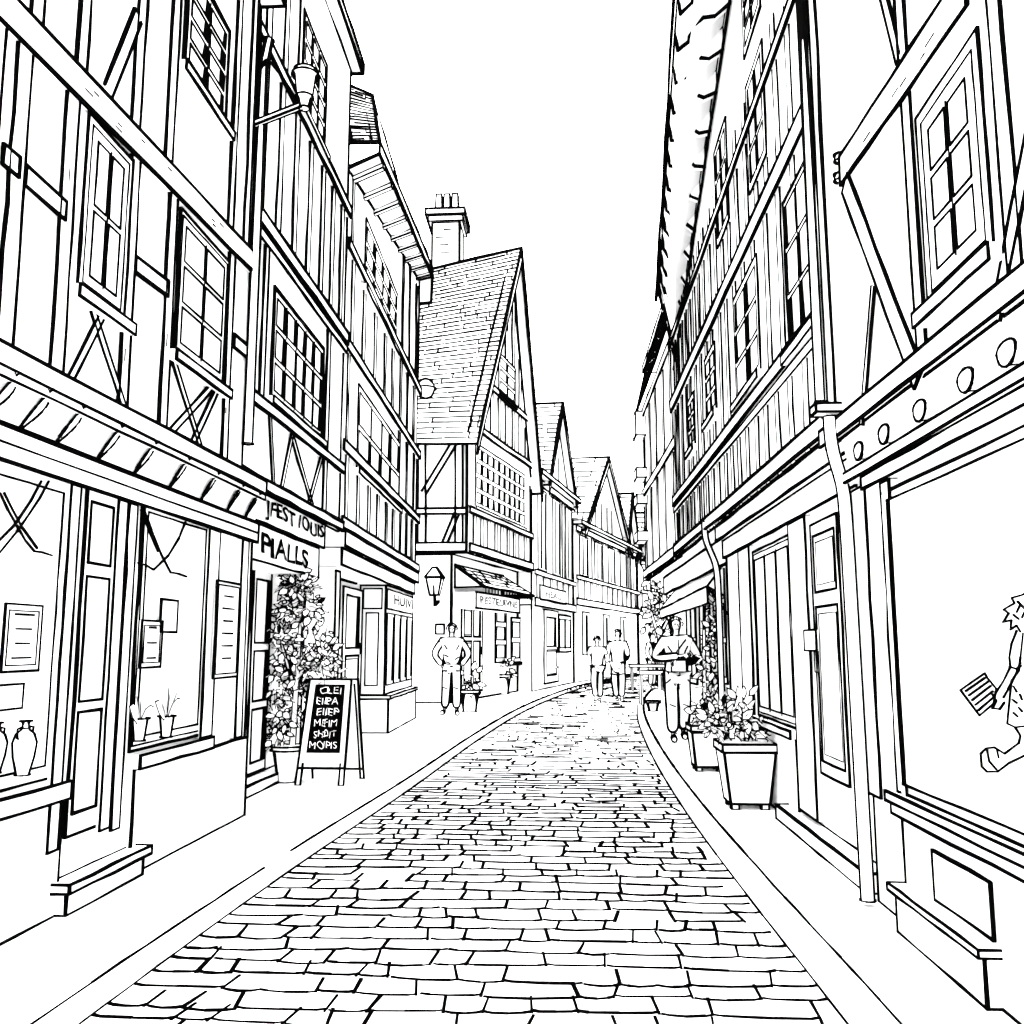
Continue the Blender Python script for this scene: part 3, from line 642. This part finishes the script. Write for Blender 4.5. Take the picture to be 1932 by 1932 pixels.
pline(wo,G,'window_painting',[
 [(1990,1125),(1960,1108),(1945,1112),(1930,1122),(1908,1128),(1914,1138),(1893,1150),(1903,1157),(1892,1174),(1908,1170),(1906,1188),(1918,1180),(1925,1192)],
 [(1920,1135),(1935,1150),(1928,1165)],[(1940,1130),(1950,1150)],[(1912,1160),(1922,1168)],[(1925,1140),(1918,1155)],
 [(1918,1190),(1908,1215),(1904,1240),(1906,1258),(1893,1285),(1878,1308)],[(1925,1250),(1915,1275),(1902,1300),(1893,1316)],[(1904,1258),(1918,1262),(1926,1256)],
 [(1930,1195),(1925,1240),(1922,1265),(1908,1285),(1900,1365),(1915,1372),(1935,1370)],
 [(1812,1302),(1858,1270),(1862,1278),(1880,1300),(1874,1328),(1848,1350),(1812,1302)],[(1822,1304),(1858,1279)],[(1828,1312),(1864,1286)],[(1834,1321),(1869,1294)],[(1840,1330),(1873,1304)],[(1846,1340),(1876,1314)],
 [(1872,1310),(1880,1322),(1872,1336),(1886,1338),(1895,1325)],
 [(1915,1372),(1925,1388),(1922,1402),(1895,1422),(1876,1410),(1860,1412),(1850,1422),(1852,1446),(1862,1456),(1882,1456),(1903,1440),(1940,1422)],[(1862,1414),(1866,1436),(1880,1452)],[(1880,1412),(1884,1430)],
 [(1912,1295),(1918,1305)],[(1910,1320),(1918,1326)],[(1912,1345),(1920,1352)],[(1924,1310),(1928,1320)],[(1922,1335),(1928,1342)]],.055,.42,{"label":"painted child figure holding a board on the shop glass"})
pipe('drainpipe',[(1.55,5.42,2.72),(1.55,5.42,2.6),(1.56,5.42,2.5),(1.605,5.41,2.32),(1.61,5.4,2.2),(1.61,5.38,1.2),(1.61,5.36,.03)],.042,'white rainwater pipe running down to the pavement beside the shop')
pipe('drainpipe',[(1.55,5.6,7.6),(1.55,5.6,5),(1.55,5.6,2.86)],.035,'straight white rainwater pipe on the timbered corner')
mb=MB('pipe_bracket'); mb.box((1.47,5.4,2.75),(.17,0,0),(0,.12,0),(0,0,.05),.8); tl(mb.done(),'small metal bracket holding the rainwater pipe','bracket')
for v in(298,335):
    p=ony(1584,v,5.2); o=lathe(None,'insulator',p,[(.01,-.04),(.035,-.02),(.035,.02),(.01,.04)],rings=(1,2),k=.4,N=12); tl(o,'small round cable insulator on the wall','insulator','insulators on the wall')
# ================================================================ RIGHT HOUSE 2
h=root('timber_house','long jettied half-timbered house with bracketed eaves and shopfront','house',(1.8,8,0))
G=Fac((1.82,5.5),(1.82,10.6),-1); U=Fac((1.68,5.8),(1.68,13.9),-1); GB=Fac((2.05,10.6),(2.05,18.5),-1)
zjb=U.M(1460,905)[1]; i0=U.M(1372,0); i1=U.M(1300,480)
def ztopf(a): return i1[1]+(i0[1]-i1[1])*(a-i1[0])/(i0[0]-i1[0])
body(h,G,0,zjb,4).done(); body(h,GB,0,zjb,4).done()
mb=MB('wall',h); f=[U.P(0,zjb),U.P(U.L,zjb),U.P(U.L,ztopf(U.L)),U.P(0,ztopf(0))]; bk=[p+Vector((4,0,0)) for p in f]; mb.face(f); mb.poly(f,1,True)
for i in range(4):
    j=(i+1)%4; mb.face([f[i],f[j],bk[j],bk[i]])
mb.done()
tf=MB('timber_frame',h); zA=U.M(1530,208)[1]; zB=U.M(1545,605)[1]; z0=U.M(1500,10)[1]
hb(tf,U,zA,.17,lev=2.9,k=.9); hb(tf,U,zB,.12,lev=2.9,k=.8); hb(tf,U,zB-.13,.07,lev=2.3,k=.5); hb(tf,U,zjb+.07,.13,lev=2.9,k=.9); hb(tf,U,z0,.1,lev=2.9,k=.8)
studs(tf,U,zjb,zB,0,U.L,.40,.13,k=.45); studs(tf,U,zB,zA,0,U.L,.46,.13,k=.45); studs(tf,U,zA,z0,0,U.L,.42,.13,k=.45); studs(tf,U,z0,ztopf(U.L)+.5,0,U.L,.42,.13,k=.45)
tf.done()
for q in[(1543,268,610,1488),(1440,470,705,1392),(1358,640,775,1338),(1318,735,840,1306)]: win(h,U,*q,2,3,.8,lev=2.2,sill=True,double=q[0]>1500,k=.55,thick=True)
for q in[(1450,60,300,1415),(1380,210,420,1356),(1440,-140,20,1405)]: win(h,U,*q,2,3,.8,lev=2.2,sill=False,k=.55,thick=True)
oF=ony(1243,548,13.9); oN=ony(1286,-120,7.4); iF=f[2]; iN=U.P(7.4-5.8,ztopf(1.6))
rf=MB('roof',h); rf.oface([iN,iF,oF,oN]); up=Vector((.03,0,.16)); rf.oface([oN,oF,oF+up,oN+up],.6)
sh_=Vector((-.05,-.02,-.16)); rf.ink(oN+sh_,oF+sh_,.9); rf.ink(iN+Vector((-.03,-.1,-.28)),iF+Vector((-.03,-.1,-.28)),.8)
nr=14
for i in range(nr):
    t=(i+.4)/nr; a=iN.lerp(iF,t); b2=oN.lerp(oF,t); q=[a,a+Vector((0,0,-.26)),a.lerp(b2,.3)+Vector((0,0,-.24)),a.lerp(b2,.5)+Vector((0,0,-.14)),a.lerp(b2,.74)+Vector((0,0,-.12)),a.lerp(b2,.78)+Vector((0,0,-.24)),a.lerp(b2,.97)+Vector((0,0,-.22)),b2]
    for dy in(0,.10):
        q2=[p_+Vector((0,dy,0)) for p_ in q]; rf.face(q2)
        if dy==0: rf.poly(q2,.75,True)
    for j in range(1,7):
        rf.face([q[j],q[j+1],q[j+1]+Vector((0,.10,0)),q[j]+Vector((0,.10,0))])
for i in range(50):
    b2=oN.lerp(oF,i/50); rf.ink(b2+up,b2+up*1.5,.45)
rf.face([oF,iF,iF+Vector((0,0,.5)),oF+Vector((.05,0,.3))]); rf.oface([oN+up,oF+up,oF+Vector((2.5,0,2.5)),oN+Vector((2.5,0,2.5))],.8); rf.done()
sf=MB('fascia',h); zt=zjb; plate(sf,G,.0,G.L,zt-.16,zt-.005,.12,.9); plate(sf,G,0,G.L-.1,zt-.36,zt-.165,.06,.8)
sf.done()
win(h,G,1504,1005,1372,1432,3,1,.0,sill=False,name='shop_window',fr=.06,double=True,k=.65)
door(h,G,1598,962,1478,1546,[(.1,.9,.72,.95),(.1,.9,.05,.66)],lab='tall panelled shop door with transom',k=.75)
for ua,ub,vt in((1540,1508,975),(1428,1408,1020)):
    a0,a1,_,_=G.R(ua,1000,1400,ub); pil=MB('pilaster',h); plate(pil,G,a0,a1,.15,zjb-.37,.05,.7); pil.done()
pp=board(None,G,1540,1188,1518,1228,'wall_plaque',0,off=.08); tl(pp,'small intercom plate on the door post','intercom')
st=MB('stall_riser',h); z=G.M(1440,1352)[1]; plate(st,G,G.M(1512,1300)[0],G.L,z-.06,z,.10,.7); plate(st,G,G.M(1508,1300)[0],G.L,.002,z-.065,.04,.7); st.done()
stp=MB('doorstep',h); stp.box(G.P(.1,.002,0),G.d*(G.M(1495,1450)[0]-.1),G.n*.14,Vector((0,0,.11)),.9); stp.done()
for (ua,ub) in((1375,1352),(1345,1325),(1318,1300)): win(h,GB,ua,1050,1290,ub,2,3,.7,sill=False,name='shop_window',k=.5)
mb=MB('fascia',h); plate(mb,GB,.1,GB.L,zjb-.35,zjb-.02,.12,.7); mb.done()
pipe('drainpipe',[(1.62,10.9,zjb+.1),(1.62,10.9,zjb-.1),(1.72,10.8,zjb-.4),(1.74,10.8,zjb-.6),(1.74,10.8,.9),(1.74,10.8,.03)],.045,'white rainwater pipe bending under the jetty to the pavement')
aw=root('awning','white sloping shop awning with straight valance','awning',(1.9,14.5,2.2))
mb=MB('canvas',aw); A=ony(1334,1106,12.0);B=ony(1246,1150,17.0); mb.oface([A,B,B+Vector((.45,0,.55)),A+Vector((.35,0,.45))],.6); mb.oface([A,B,B+Vector((0,0,-.16)),A+Vector((0,0,-.22))],.6); mb.oface([A,A+Vector((.35,0,.45)),A+Vector((.35,0,-.2))],.6); mb.done()
for Q_ in(A,B):
    mb=MB('awning_arm',aw); mb.ink(Q_,Q_+Vector((.35,0,-.5)),.6); mb.done()
# ================================================================ RIGHT HOUSE 3
h=root('timber_house','tall narrow white house with tiled top storey and window boxes','house',(1.8,16,0))
U=Fac((1.72,14.0),(1.66,19.3),-1); zt=yz(1235,780,19.3); body(h,U,zjb,zt,4).done()
tf=MB('timber_frame',h)
for z in(zjb+.1,(zjb+zt)/2,zt-.1): hb(tf,U,z,.15,lev=2,k=.5)
studs(tf,U,zjb,zt,0,U.L,1.1,.18,k=.35); tf.done()
rf=MB('roof',h); A=U.P(0,zt,.16);B=U.P(U.L+.05,zt,.16); Cc=U.P(U.L+.05,zt+.9,-.05);D=U.P(0,zt+.9,-.05); hatch(rf,A,B,Cc,D,7,k=.25); rf.box(U.P(0,zt+.9,-1),U.d*U.L,U.n,Vector((0,0,.12)),.6)
rf.done()
for i,v in enumerate((820,900,950,1020)):
    p=U.P(U.L-.5,yz(1240,v,18.8),0); mb=MB('window_box'); mb.box(p,U.n*.22,U.d*.6,Vector((0,0,.2 if i else .5)),.4); o=mb.done(); tl(o,'small white window box bracketed on a house wall','window box','window boxes')
h=root('timber_house','white house standing beyond the bend of the lane','house',(3.2,24,0)); U=Fac((2.4,19.6),(7,36),-1); body(h,U,0,5.2,5).done()
tf=MB('timber_frame',h); hb(tf,U,2.6,.2,lev=2); hb(tf,U,5.0,.2,lev=2); studs(tf,U,2.6,5,0,U.L,1,.15,k=.5); tf.done()
# ================================================================ STREET OBJECTS
def sandwich():
    r=root('sandwich_board','chalkboard sandwich board with rough white handwriting beside a potted shrub','sandwich board',(-2.35,8.85,0))
    A=onz(557,1482,0); y0=A.y; x0=A.x; Bx=ony(648,1480,y0).x; zt=ony(575,1283,y0).z
    W_=Bx-x0; back=.24
    def Q(x,t,o=0): return Vector((x0+W_*x+(.05*t*(1 if x<.5 else -.0)),y0+back*t-o,zt*t))
    f=MB('board',r)
    f.face([Q(.0,.16),Q(1,.16),Q(1,1),Q(0,1)])
    f.face([Q(.14,.3,.012),Q(.88,.3,.012),Q(.88,.95,.012),Q(.14,.95,.012)],1)
    f.poly([Q(0,.16),Q(1,.16),Q(1,1),Q(0,1)],.7,True)
    for x in(0,.9): f.face([Q(x,0),Q(x+.1,0),Q(x+.1,.2),Q(x,.2)]); f.ink(Q(x,0),Q(x,.2),.6); f.ink(Q(x+.1,0),Q(x+.1,.2),.6); f.ink(Q(x,0),Q(x+.1,0),.6)
    f.done()
    b=MB('back_board',r)
    def K(x,t): return Vector((x0+W_*x+.04,y0+back*2-back*t+.02,zt*t))
    b.face([K(0,.1),K(1.12,.1),K(1.05,1),K(0,1)]); b.poly([K(0,0),K(0,1),K(1.05,1),K(1.12,0)],.7); b.ink(K(1.04,0),K(.97,.95),.5); b.ink(K(0,.1),K(1.12,.1),.6); b.ink(K(1.04,0),K(1.12,0),.6); b.done()
    for i,s in enumerate(["OLEI","EIEPA","EIEEP","MEFIM","SHOIT","MOIPIS"]):
        t1=.925-.104*i; t0=t1-.062; e=random.uniform(0,.09)
        text(r,None,s,.19+e,.84-random.uniform(0,.09),t0,t1,0,bold=-.022,mat=PAPER,fn=lambda a,z:Q(a,z+.006*math.sin(a*37),.018))
sandwich()
p=ony(555,1300,9.75); p.z=.1
r=root('climbing_shrub','tall bushy shrub in a round white pot by a shop door','plant',p); lathe(r,'pot',Vector((p.x-.02,p.y-.1,.0)),[(.1,0.002),(.15,.3),(.17,.32),(.17,.36)],rings=(0,2,3),k=.5)
branchy(r,'trunk',[(p+Vector((0,0,.2)),p+Vector((.02,.0,.8)),.03,.025),(p+Vector((.02,.0,.8)),p+Vector((.05,.0,1.6)),.025,.015),(p+Vector((.02,.0,.8)),p+Vector((-.15,.0,1.3)),.02,.01),(p+Vector((.02,.0,.9)),p+Vector((.22,.0,1.3)),.02,.01)])
bl=[]
for u,v,rr in[(560,1075,.07),(560,1092,.11),(562,1108,.15),(548,1150,.2),(578,1150,.2),(530,1205,.2),(585,1215,.23),(560,1260,.26),(525,1290,.19),(600,1275,.21),(555,1330,.24),(522,1350,.17),(525,1390,.14),(606,1235,.16)]:
    c=ony(u,v,9.75); bl.append(((c.x,c.y,c.z),(rr,rr*.8,rr)))
foliage(r,'crown',bl,780,.13,.05)
def planter(cx,cy,wt,wb,hh,label,bl,n,lf):
    r=root('planter',label,'planter',(cx,cy,0),'planters along the shopfronts'); c=Vector((cx,cy,0)); mb=MB('tub',r)
    mb.frustum(c,wb/2,wb/2,wt/2*.94,wt/2*.94,.05,hh-.07,.8); mb.frustum(c,wt/2,wt/2,wt/2,wt/2,hh-.065,hh,.7)
    for sx in(-1,1):
        for sy in(-1,1): mb.frustum(c+Vector((sx*wb*.38,sy*wb*.38,0)),.03,.03,.03,.03,.002,.048,.5)
    mb.done(); mb=MB('soil',r); mb.face([(cx-wt*.4,cy-wt*.4,hh+.004),(cx+wt*.4,cy-wt*.4,hh+.004),(cx+wt*.4,cy+wt*.4,hh+.004),(cx-wt*.4,cy+wt*.4,hh+.004)],0); mb.done()
    foliage(r,'plant',[(c+Vector(b),rr) for b,rr in bl],n,lf,.04); return r
p=onz(1418,1530,0); planter(p.x-.0,p.y+.2,.46,.33,.55,'square tapered white planter on small feet with a leafy shrub',[((-.1,0,.68),.16),((.1,0,.66),.14),((-.2,0,.8),.12),((0,0,.82),.14),((-.25,0,.72),.1)],130,.13)
p=onz(1338,1455,0); planter(p.x-.0,p.y+.1,.4,.3,.5,'square white planter beside a taller climbing plant',[((0,0,.6),.15)],45,.14)
p=onz(1352,1420,0); p.x=min(p.x,1.8)
r=root('climbing_plant','tall climbing plant against a shopfront wall','plant',p); branchy(r,'trunk',[(p,p+Vector((0,0,1.2)),.03,.02),(p+Vector((0,0,1.2)),p+Vector((.03,0,2)),.02,.01)])
foliage(r,'crown',[((ony(1350,v,p.y).x,p.y,ony(1350,v,p.y).z),rr) for v,rr in((1155,.14),(1190,.18),(1225,.2),(1265,.22),(1300,.22),(1335,.22),(1365,.2))],260,.16,.05)
def pot(u,v,w,hh,label,n=40,lf=.16,top=.25):
    p=onz(u,v,0); r=root('flower_pot',label,'plant pot',p,'pots along the house fronts'); lathe(r,'pot',p,[(w*.36,0.002),(w*.5,hh*.85),(w*.56,hh*.86),(w*.56,hh)],rings=(0,2,3),k=.4)
    foliage(r,'plant',[(p+Vector((0,0,hh+top*.6)),(w*.6,w*.6,top))],n,lf,.05)
pot(886,1343,.42,.45,'round white flower pot beside a man',30,lf=.22); pot(948,1310,.5,.55,'round white pot with bushy flowers at a shop',36,lf=.27); pot(1020,1297,.6,.6,'round white pot by a shop door',30,lf=.32); pot(1070,1285,.6,.5,'small round pot under a house wall',30,lf=.34); pot(1095,1281,.6,.5,'small round pot under a house wall',30,lf=.34)
pot(700,1380,.3,.2,'low pot of leafy flowers on the pavement',70,lf=.15,top=.32)
p=onz(1232,1342,0); o=lathe(None,'empty_pot',p,[(.1,.002),(.15,.17),(.16,.18),(.16,.22)],rings=(0,2,3),k=.4); tl(o,'small round empty pot by the kerb','plant pot')
def tablef(u,v,w,label):
    p=onz(u,v,0); r=root('table',label,'table',p,'tables outside the shop'); mb=MB('table_top',r); mb.box(p+Vector((-w/2,-.3,.70)),(w,0,0),(0,.7,0),(0,0,.09),.25); mb.done()
    for sx in(-1,1):
        for sy in(-.25,.35):
            l=MB('leg',r); l.box(p+Vector((sx*w*.42-.02,sy,.001)),(.04,0,0),(0,.04,0),(0,0,.695),.1); l.done()
tablef(1238,1330,.8,'small white café table outside a shop'); tablef(1222,1303,1.1,'long white café table set by the wall')
for (u0,u1,v) in((968,1000,1300),(1040,1062,1288)):
    a=onz(u0,v,0); b2=onz(u1,v,0); r=root('flower_trough','low flower trough planted with bushy foliage','planter',a,'troughs along the house fronts'); mb=MB('trough',r); d=(b2-a); mb.box(a+Vector((0,0,.002)),d,(0,.4,0),(0,0,.35),.5); mb.done()
    foliage(r,'plant',[(a+d*t+Vector((0,.2,.5)),.25) for t in(.1,.35,.6,.9)],40,.3,.05)
p=ony(1243,1180,30); r=root('street_tree','small leafy tree at the bend of the lane','tree',(p.x,30,0)); branchy(r,'trunk',[((p.x,30,0),(p.x,30,1.8),.08,.05),((p.x,30,1.6),(p.x+.4,30,2.4),.05,.03),((p.x,30,1.6),(p.x-.3,30,2.6),.05,.03)])
foliage(r,'crown',[((ony(u,v,30).x,30,ony(u,v,30).z),rr) for u,v,rr in((1243,1140,.45),(1250,1110,.4),(1238,1170,.5),(1252,1165,.5),(1240,1085,.3))],130,.4,.06)
# ================================================================ PEOPLE
def person(pos,hgt,heading,label,pose,kind='jumper'):
    r=root('person',label,'person',pos); s=hgt/1.77
    M=Matrix.Translation(Vector(pos))@Matrix.Rotation(heading,4,'Z')@Matrix.Diagonal((s,s,s,1))
    J=dict(pel=(0,0,.95),wai=(0,0,1.1),che=(0,.0,1.31),nb=(0,0,1.45),nk=(0,-.01,1.51),hl=(0,-.02,1.58),hm=(0,-.01,1.65),ht=(0,0,1.72),
      shL=(-.19,0,1.41),shR=(.19,0,1.41),elL=(-.26,.03,1.14),elR=(.26,.03,1.14),wrL=(-.22,-.1,.93),wrR=(.22,-.1,.93),
      hiL=(-.09,0,.9),hiR=(.09,0,.9),knL=(-.1,-.03,.5),knR=(.1,-.03,.5),anL=(-.1,0,.09),anR=(.1,0,.09),toL=(-.12,-.17,.035),toR=(.12,-.17,.035))
    J.update(pose)
    V=[];E=[];R=[];ix={}
    def add(n,rad,par=None,co=None):
        ix[n]=len(V); V.append(co or J[n]); R.append(rad)
        if par: E.append((ix[par],ix[n]))
    add('pel',(.13,.10)); add('wai',(.12,.09),'pel'); add('che',(.15,.105),'wai'); add('nb',(.07,.06),'che'); add('nk',.055,'nb'); add('hl',(.076,.09),'nk'); add('hm',(.096,.115),'hl'); add('ht',(.072,.085),'hm')
    for sd in'LR':
        add('sh'+sd,.06,'che'); add('el'+sd,.043,'sh'+sd); add('wr'+sd,.028,'el'+sd)
        w=Vector(J['wr'+sd]); e=Vector(J['el'+sd]); d=(w-e).normalized(); side=d.cross(Vector((0,1,.2))).normalized()
        add('pa'+sd,(.032,.02),'wr'+sd,tuple(w+d*.07))
        for k_,(off,l) in enumerate(((-.027,.06),(-.009,.075),(.009,.07),(.027,.055))):
            b=w+d*.085+side*off; add('f%d%s'%(k_,sd),.009,'pa'+sd,tuple(b)); add('g%d%s'%(k_,sd),.008,'f%d%s'%(k_,sd),tuple(b+d*l+Vector((0,-.02,0))))
        add('th'+sd,.01,'pa'+sd,tuple(w+d*.05-side*.05+Vector((0,-.02,0))))
        add('hi'+sd,.09,'pel'); add('kn'+sd,.058,'hi'+sd); add('an'+sd,.038,'kn'+sd); add('to'+sd,.033,'an'+sd)
    bo=skin(r,'body',V,E,R,M,1)
    def nf(a,b,t):
        return tuple(Vector(J[a]).lerp(Vector(J[b]),t))
    short=kind=='tshirt'; lo=tuple(Vector(J['pel'])+Vector((0,0,-.06 if kind!='coat' else -.3)))
    ch=[J['che'],J['wai'],lo,J['nb'],J['shL'],J['elL'] if not short else nf('shL','elL',.7),J['shR'],J['elR'] if not short else nf('shR','elR',.7)]
    rd=[(.205,.145),(.185,.14),(.21,.15),(.1,.09),.1,.088,.1,.088]; ee=[(0,1),(1,2),(0,3),(0,4),(4,5),(0,6),(6,7)]
    if not short:
        ch+=[nf('elL','wrL',.95),nf('elR','wrR',.95)]; rd+=[.068,.068]; ee+=[(5,8),(7,9)]
    jm=skin(r,kind,ch,ee,rd,M,2,parent=bo)
    skin(r,'trousers',[J['pel'],J['hiL'],J['knL'],nf('knL','anL',.95),J['hiR'],J['knR'],nf('knR','anR',.95)],[(0,1),(1,2),(2,3),(0,4),(4,5),(5,6)],[(.155,.125),.125,.105,.098,.125,.105,.098],M,2,parent=bo)
    for sd in'LR':
        skin(r,'shoe',[J['an'+sd],nf('an'+sd,'to'+sd,.45),J['to'+sd]],[(0,1),(1,2)],[.06,.06,.05],M,1,parent=bo)
    fd=MB('fold_lines',bo)
    def ring(c,rx,ry,k=.35):
        c=Vector(c); pts=[c+Vector((rx*math.cos(t),ry*math.sin(t),.012*math.sin(3*t))) for t in[i*math.tau/16 for i in range(16)]]
        fd.poly([M@p for p in pts],k,True)
    ring(Vector(lo)+Vector((0,0,.02)),.185,.135); ring(Vector(J['nb'])+Vector((0,-.01,.02)),.08,.075,.2)
    def fl(*pts,k=.25): fd.poly([M@Vector(p) for p in pts],k)
    w_=Vector(J['wai'])
    fl((-.14,-.115,w_.z+.04),(-.07,-.142,w_.z+.01)); fl((.13,-.12,w_.z+.0),(.06,-.142,w_.z-.05)); fl((-.1,-.132,w_.z-.09),(-.03,-.145,w_.z-.12)); fl((-.14,-.11,1.33),(-.09,-.135,1.25))
    fl((.14,-.11,1.33),(.09,-.135,1.24))
    if kind!='jumper': fl((0,-.15,1.42),(0,-.16,1.2),(0.01,-.16,lo[2]+.03))
    fl((0,-.13,.88),(0.0,-.115,.8),(.01,-.09,.74))
    for sd in'LR':
        k_=Vector(J['kn'+sd]); fl(k_+Vector((-.05,-.09,.03)),k_+Vector((.03,-.10,.0))); a_=Vector(nf('kn'+sd,'an'+sd,.85)); fl(a_+Vector((-.04,-.085,0)),a_+Vector((.04,-.085,-.02)))
        hp=Vector(nf('hi'+sd,'kn'+sd,.2)); sx=-1 if sd=='L' else 1; fl(hp+Vector((sx*.02,-.125,.06)),hp+Vector((sx*.08,-.09,.0)))
    fd.done()
    hm=Vector(J['hm']); mb=MB('hair',bo)
    for i in range(50):
        t=random.random()*math.tau; el=random.uniform(.25,1.5)
        if math.sin(t)<-.3 and el<.95: continue
        p=hm+Vector((math.cos(t)*math.cos(el)*.098,math.sin(t)*math.cos(el)*.114,math.sin(el)*.105+.0)); q=hm+Vector((math.cos(t)*math.cos(el-.35)*.104,math.sin(t)*math.cos(el-.35)*.12,math.sin(el-.35)*.11))
        mb.ink(M@p,M@q,.12)
    mb.done()
    fc=MB('face',bo)
    for sx in(-.036,.036):
        fc.ink(M@(hm+Vector((sx-.01,-.112,-.01))),M@(hm+Vector((sx+.01,-.112,-.01))),.3)
    fc.poly([M@(hm+Vector((0,-.117,-.01))),M@(hm+Vector((.01,-.13,-.045)))],.15); fc.ink(M@(hm+Vector((-.028,-.106,-.08))),M@(hm+Vector((.028,-.106,-.08))),.22)
    for sx in(-1,1): fc.poly([M@(hm+Vector((sx*.094,0,.02))),M@(hm+Vector((sx*.112,.01,.0))),M@(hm+Vector((sx*.094,0,-.035)))],.15)
    fc.done()
    return r,M
p=onz(851,1350,0); person(p,1.84,.15,'person in a loose jumper standing with hands in trouser pockets',dict(wrL=(-.17,-.09,.93),wrR=(.17,-.09,.93),elL=(-.34,.05,1.15),elR=(.34,.05,1.15),anL=(-.12,.05,.09),anR=(.1,-.08,.09),toL=(-.2,-.1,.035),toR=(.12,-.25,.035)))
p=onz(1280,1400,0); p.x=min(p.x,1.66); r,M=person(p,1.82,.1,'person walking with arms folded around a bag, jacket and light trousers',dict(elL=(-.32,.0,1.15),elR=(.31,0,1.15),wrL=(.02,-.25,1.2),wrR=(-.03,-.23,1.1),knL=(-.1,-.1,.5),anL=(-.09,-.08,.09),toL=(-.1,-.25,.035),anR=(.1,.15,.12),toR=(.11,.0,.04)),'jacket')
bg=MB('shoulder_bag'); a=M@Vector((-.12,-.2,.98)); bg.box(a,(.2,0,0),(0,-.08,0),(0,0,.16),.25); bg.poly([a+Vector((.02,-.02,.2)),M@Vector((.1,-.17,1.42))],.35); tl(bg.done(),'small shoulder bag held against the chest','bag')
p=onz(1128,1325,0); person(p,1.62,math.pi+.2,'person in a short-sleeved top walking away down the lane',dict(knL=(-.1,-.12,.5),anL=(-.1,-.15,.09),toL=(-.1,-.3,.035),anR=(.08,.15,.12),toR=(.09,.02,.04),wrL=(-.24,-.12,.92),wrR=(.26,.08,.92)),'tshirt')
p=onz(1167,1325,0); person(p,1.78,math.pi-.3,'person in a long coat walking away beside a companion',dict(knL=(-.1,.0,.5),anL=(-.1,.1,.09),toL=(-.1,-.05,.035),anR=(.08,-.15,.09),toR=(.09,-.3,.035),wrL=(-.15,-.2,1.0),wrR=(.26,.05,.92)),'coat')
p=onz(1230,1300,0); person(p,1.75,1.0,'person standing by the café tables',{})
# ================================================================ LIGHT
w=bpy.data.worlds.new("World"); S.world=w; w.use_nodes=True; bgn=w.node_tree.nodes['Background']; bgn.inputs[0].default_value=(1,1,1,1); bgn.inputs[1].default_value=8.0
sd=bpy.data.lights.new("sun",'SUN'); sd.energy=2.0; sd.angle=math.radians(60); so=bpy.data.objects.new("sun",sd); COL.objects.link(so); so.rotation_euler=(math.radians(25),0,math.radians(10))
S.view_settings.view_transform='Standard'; S.view_settings.look='None'; S.view_settings.exposure=0
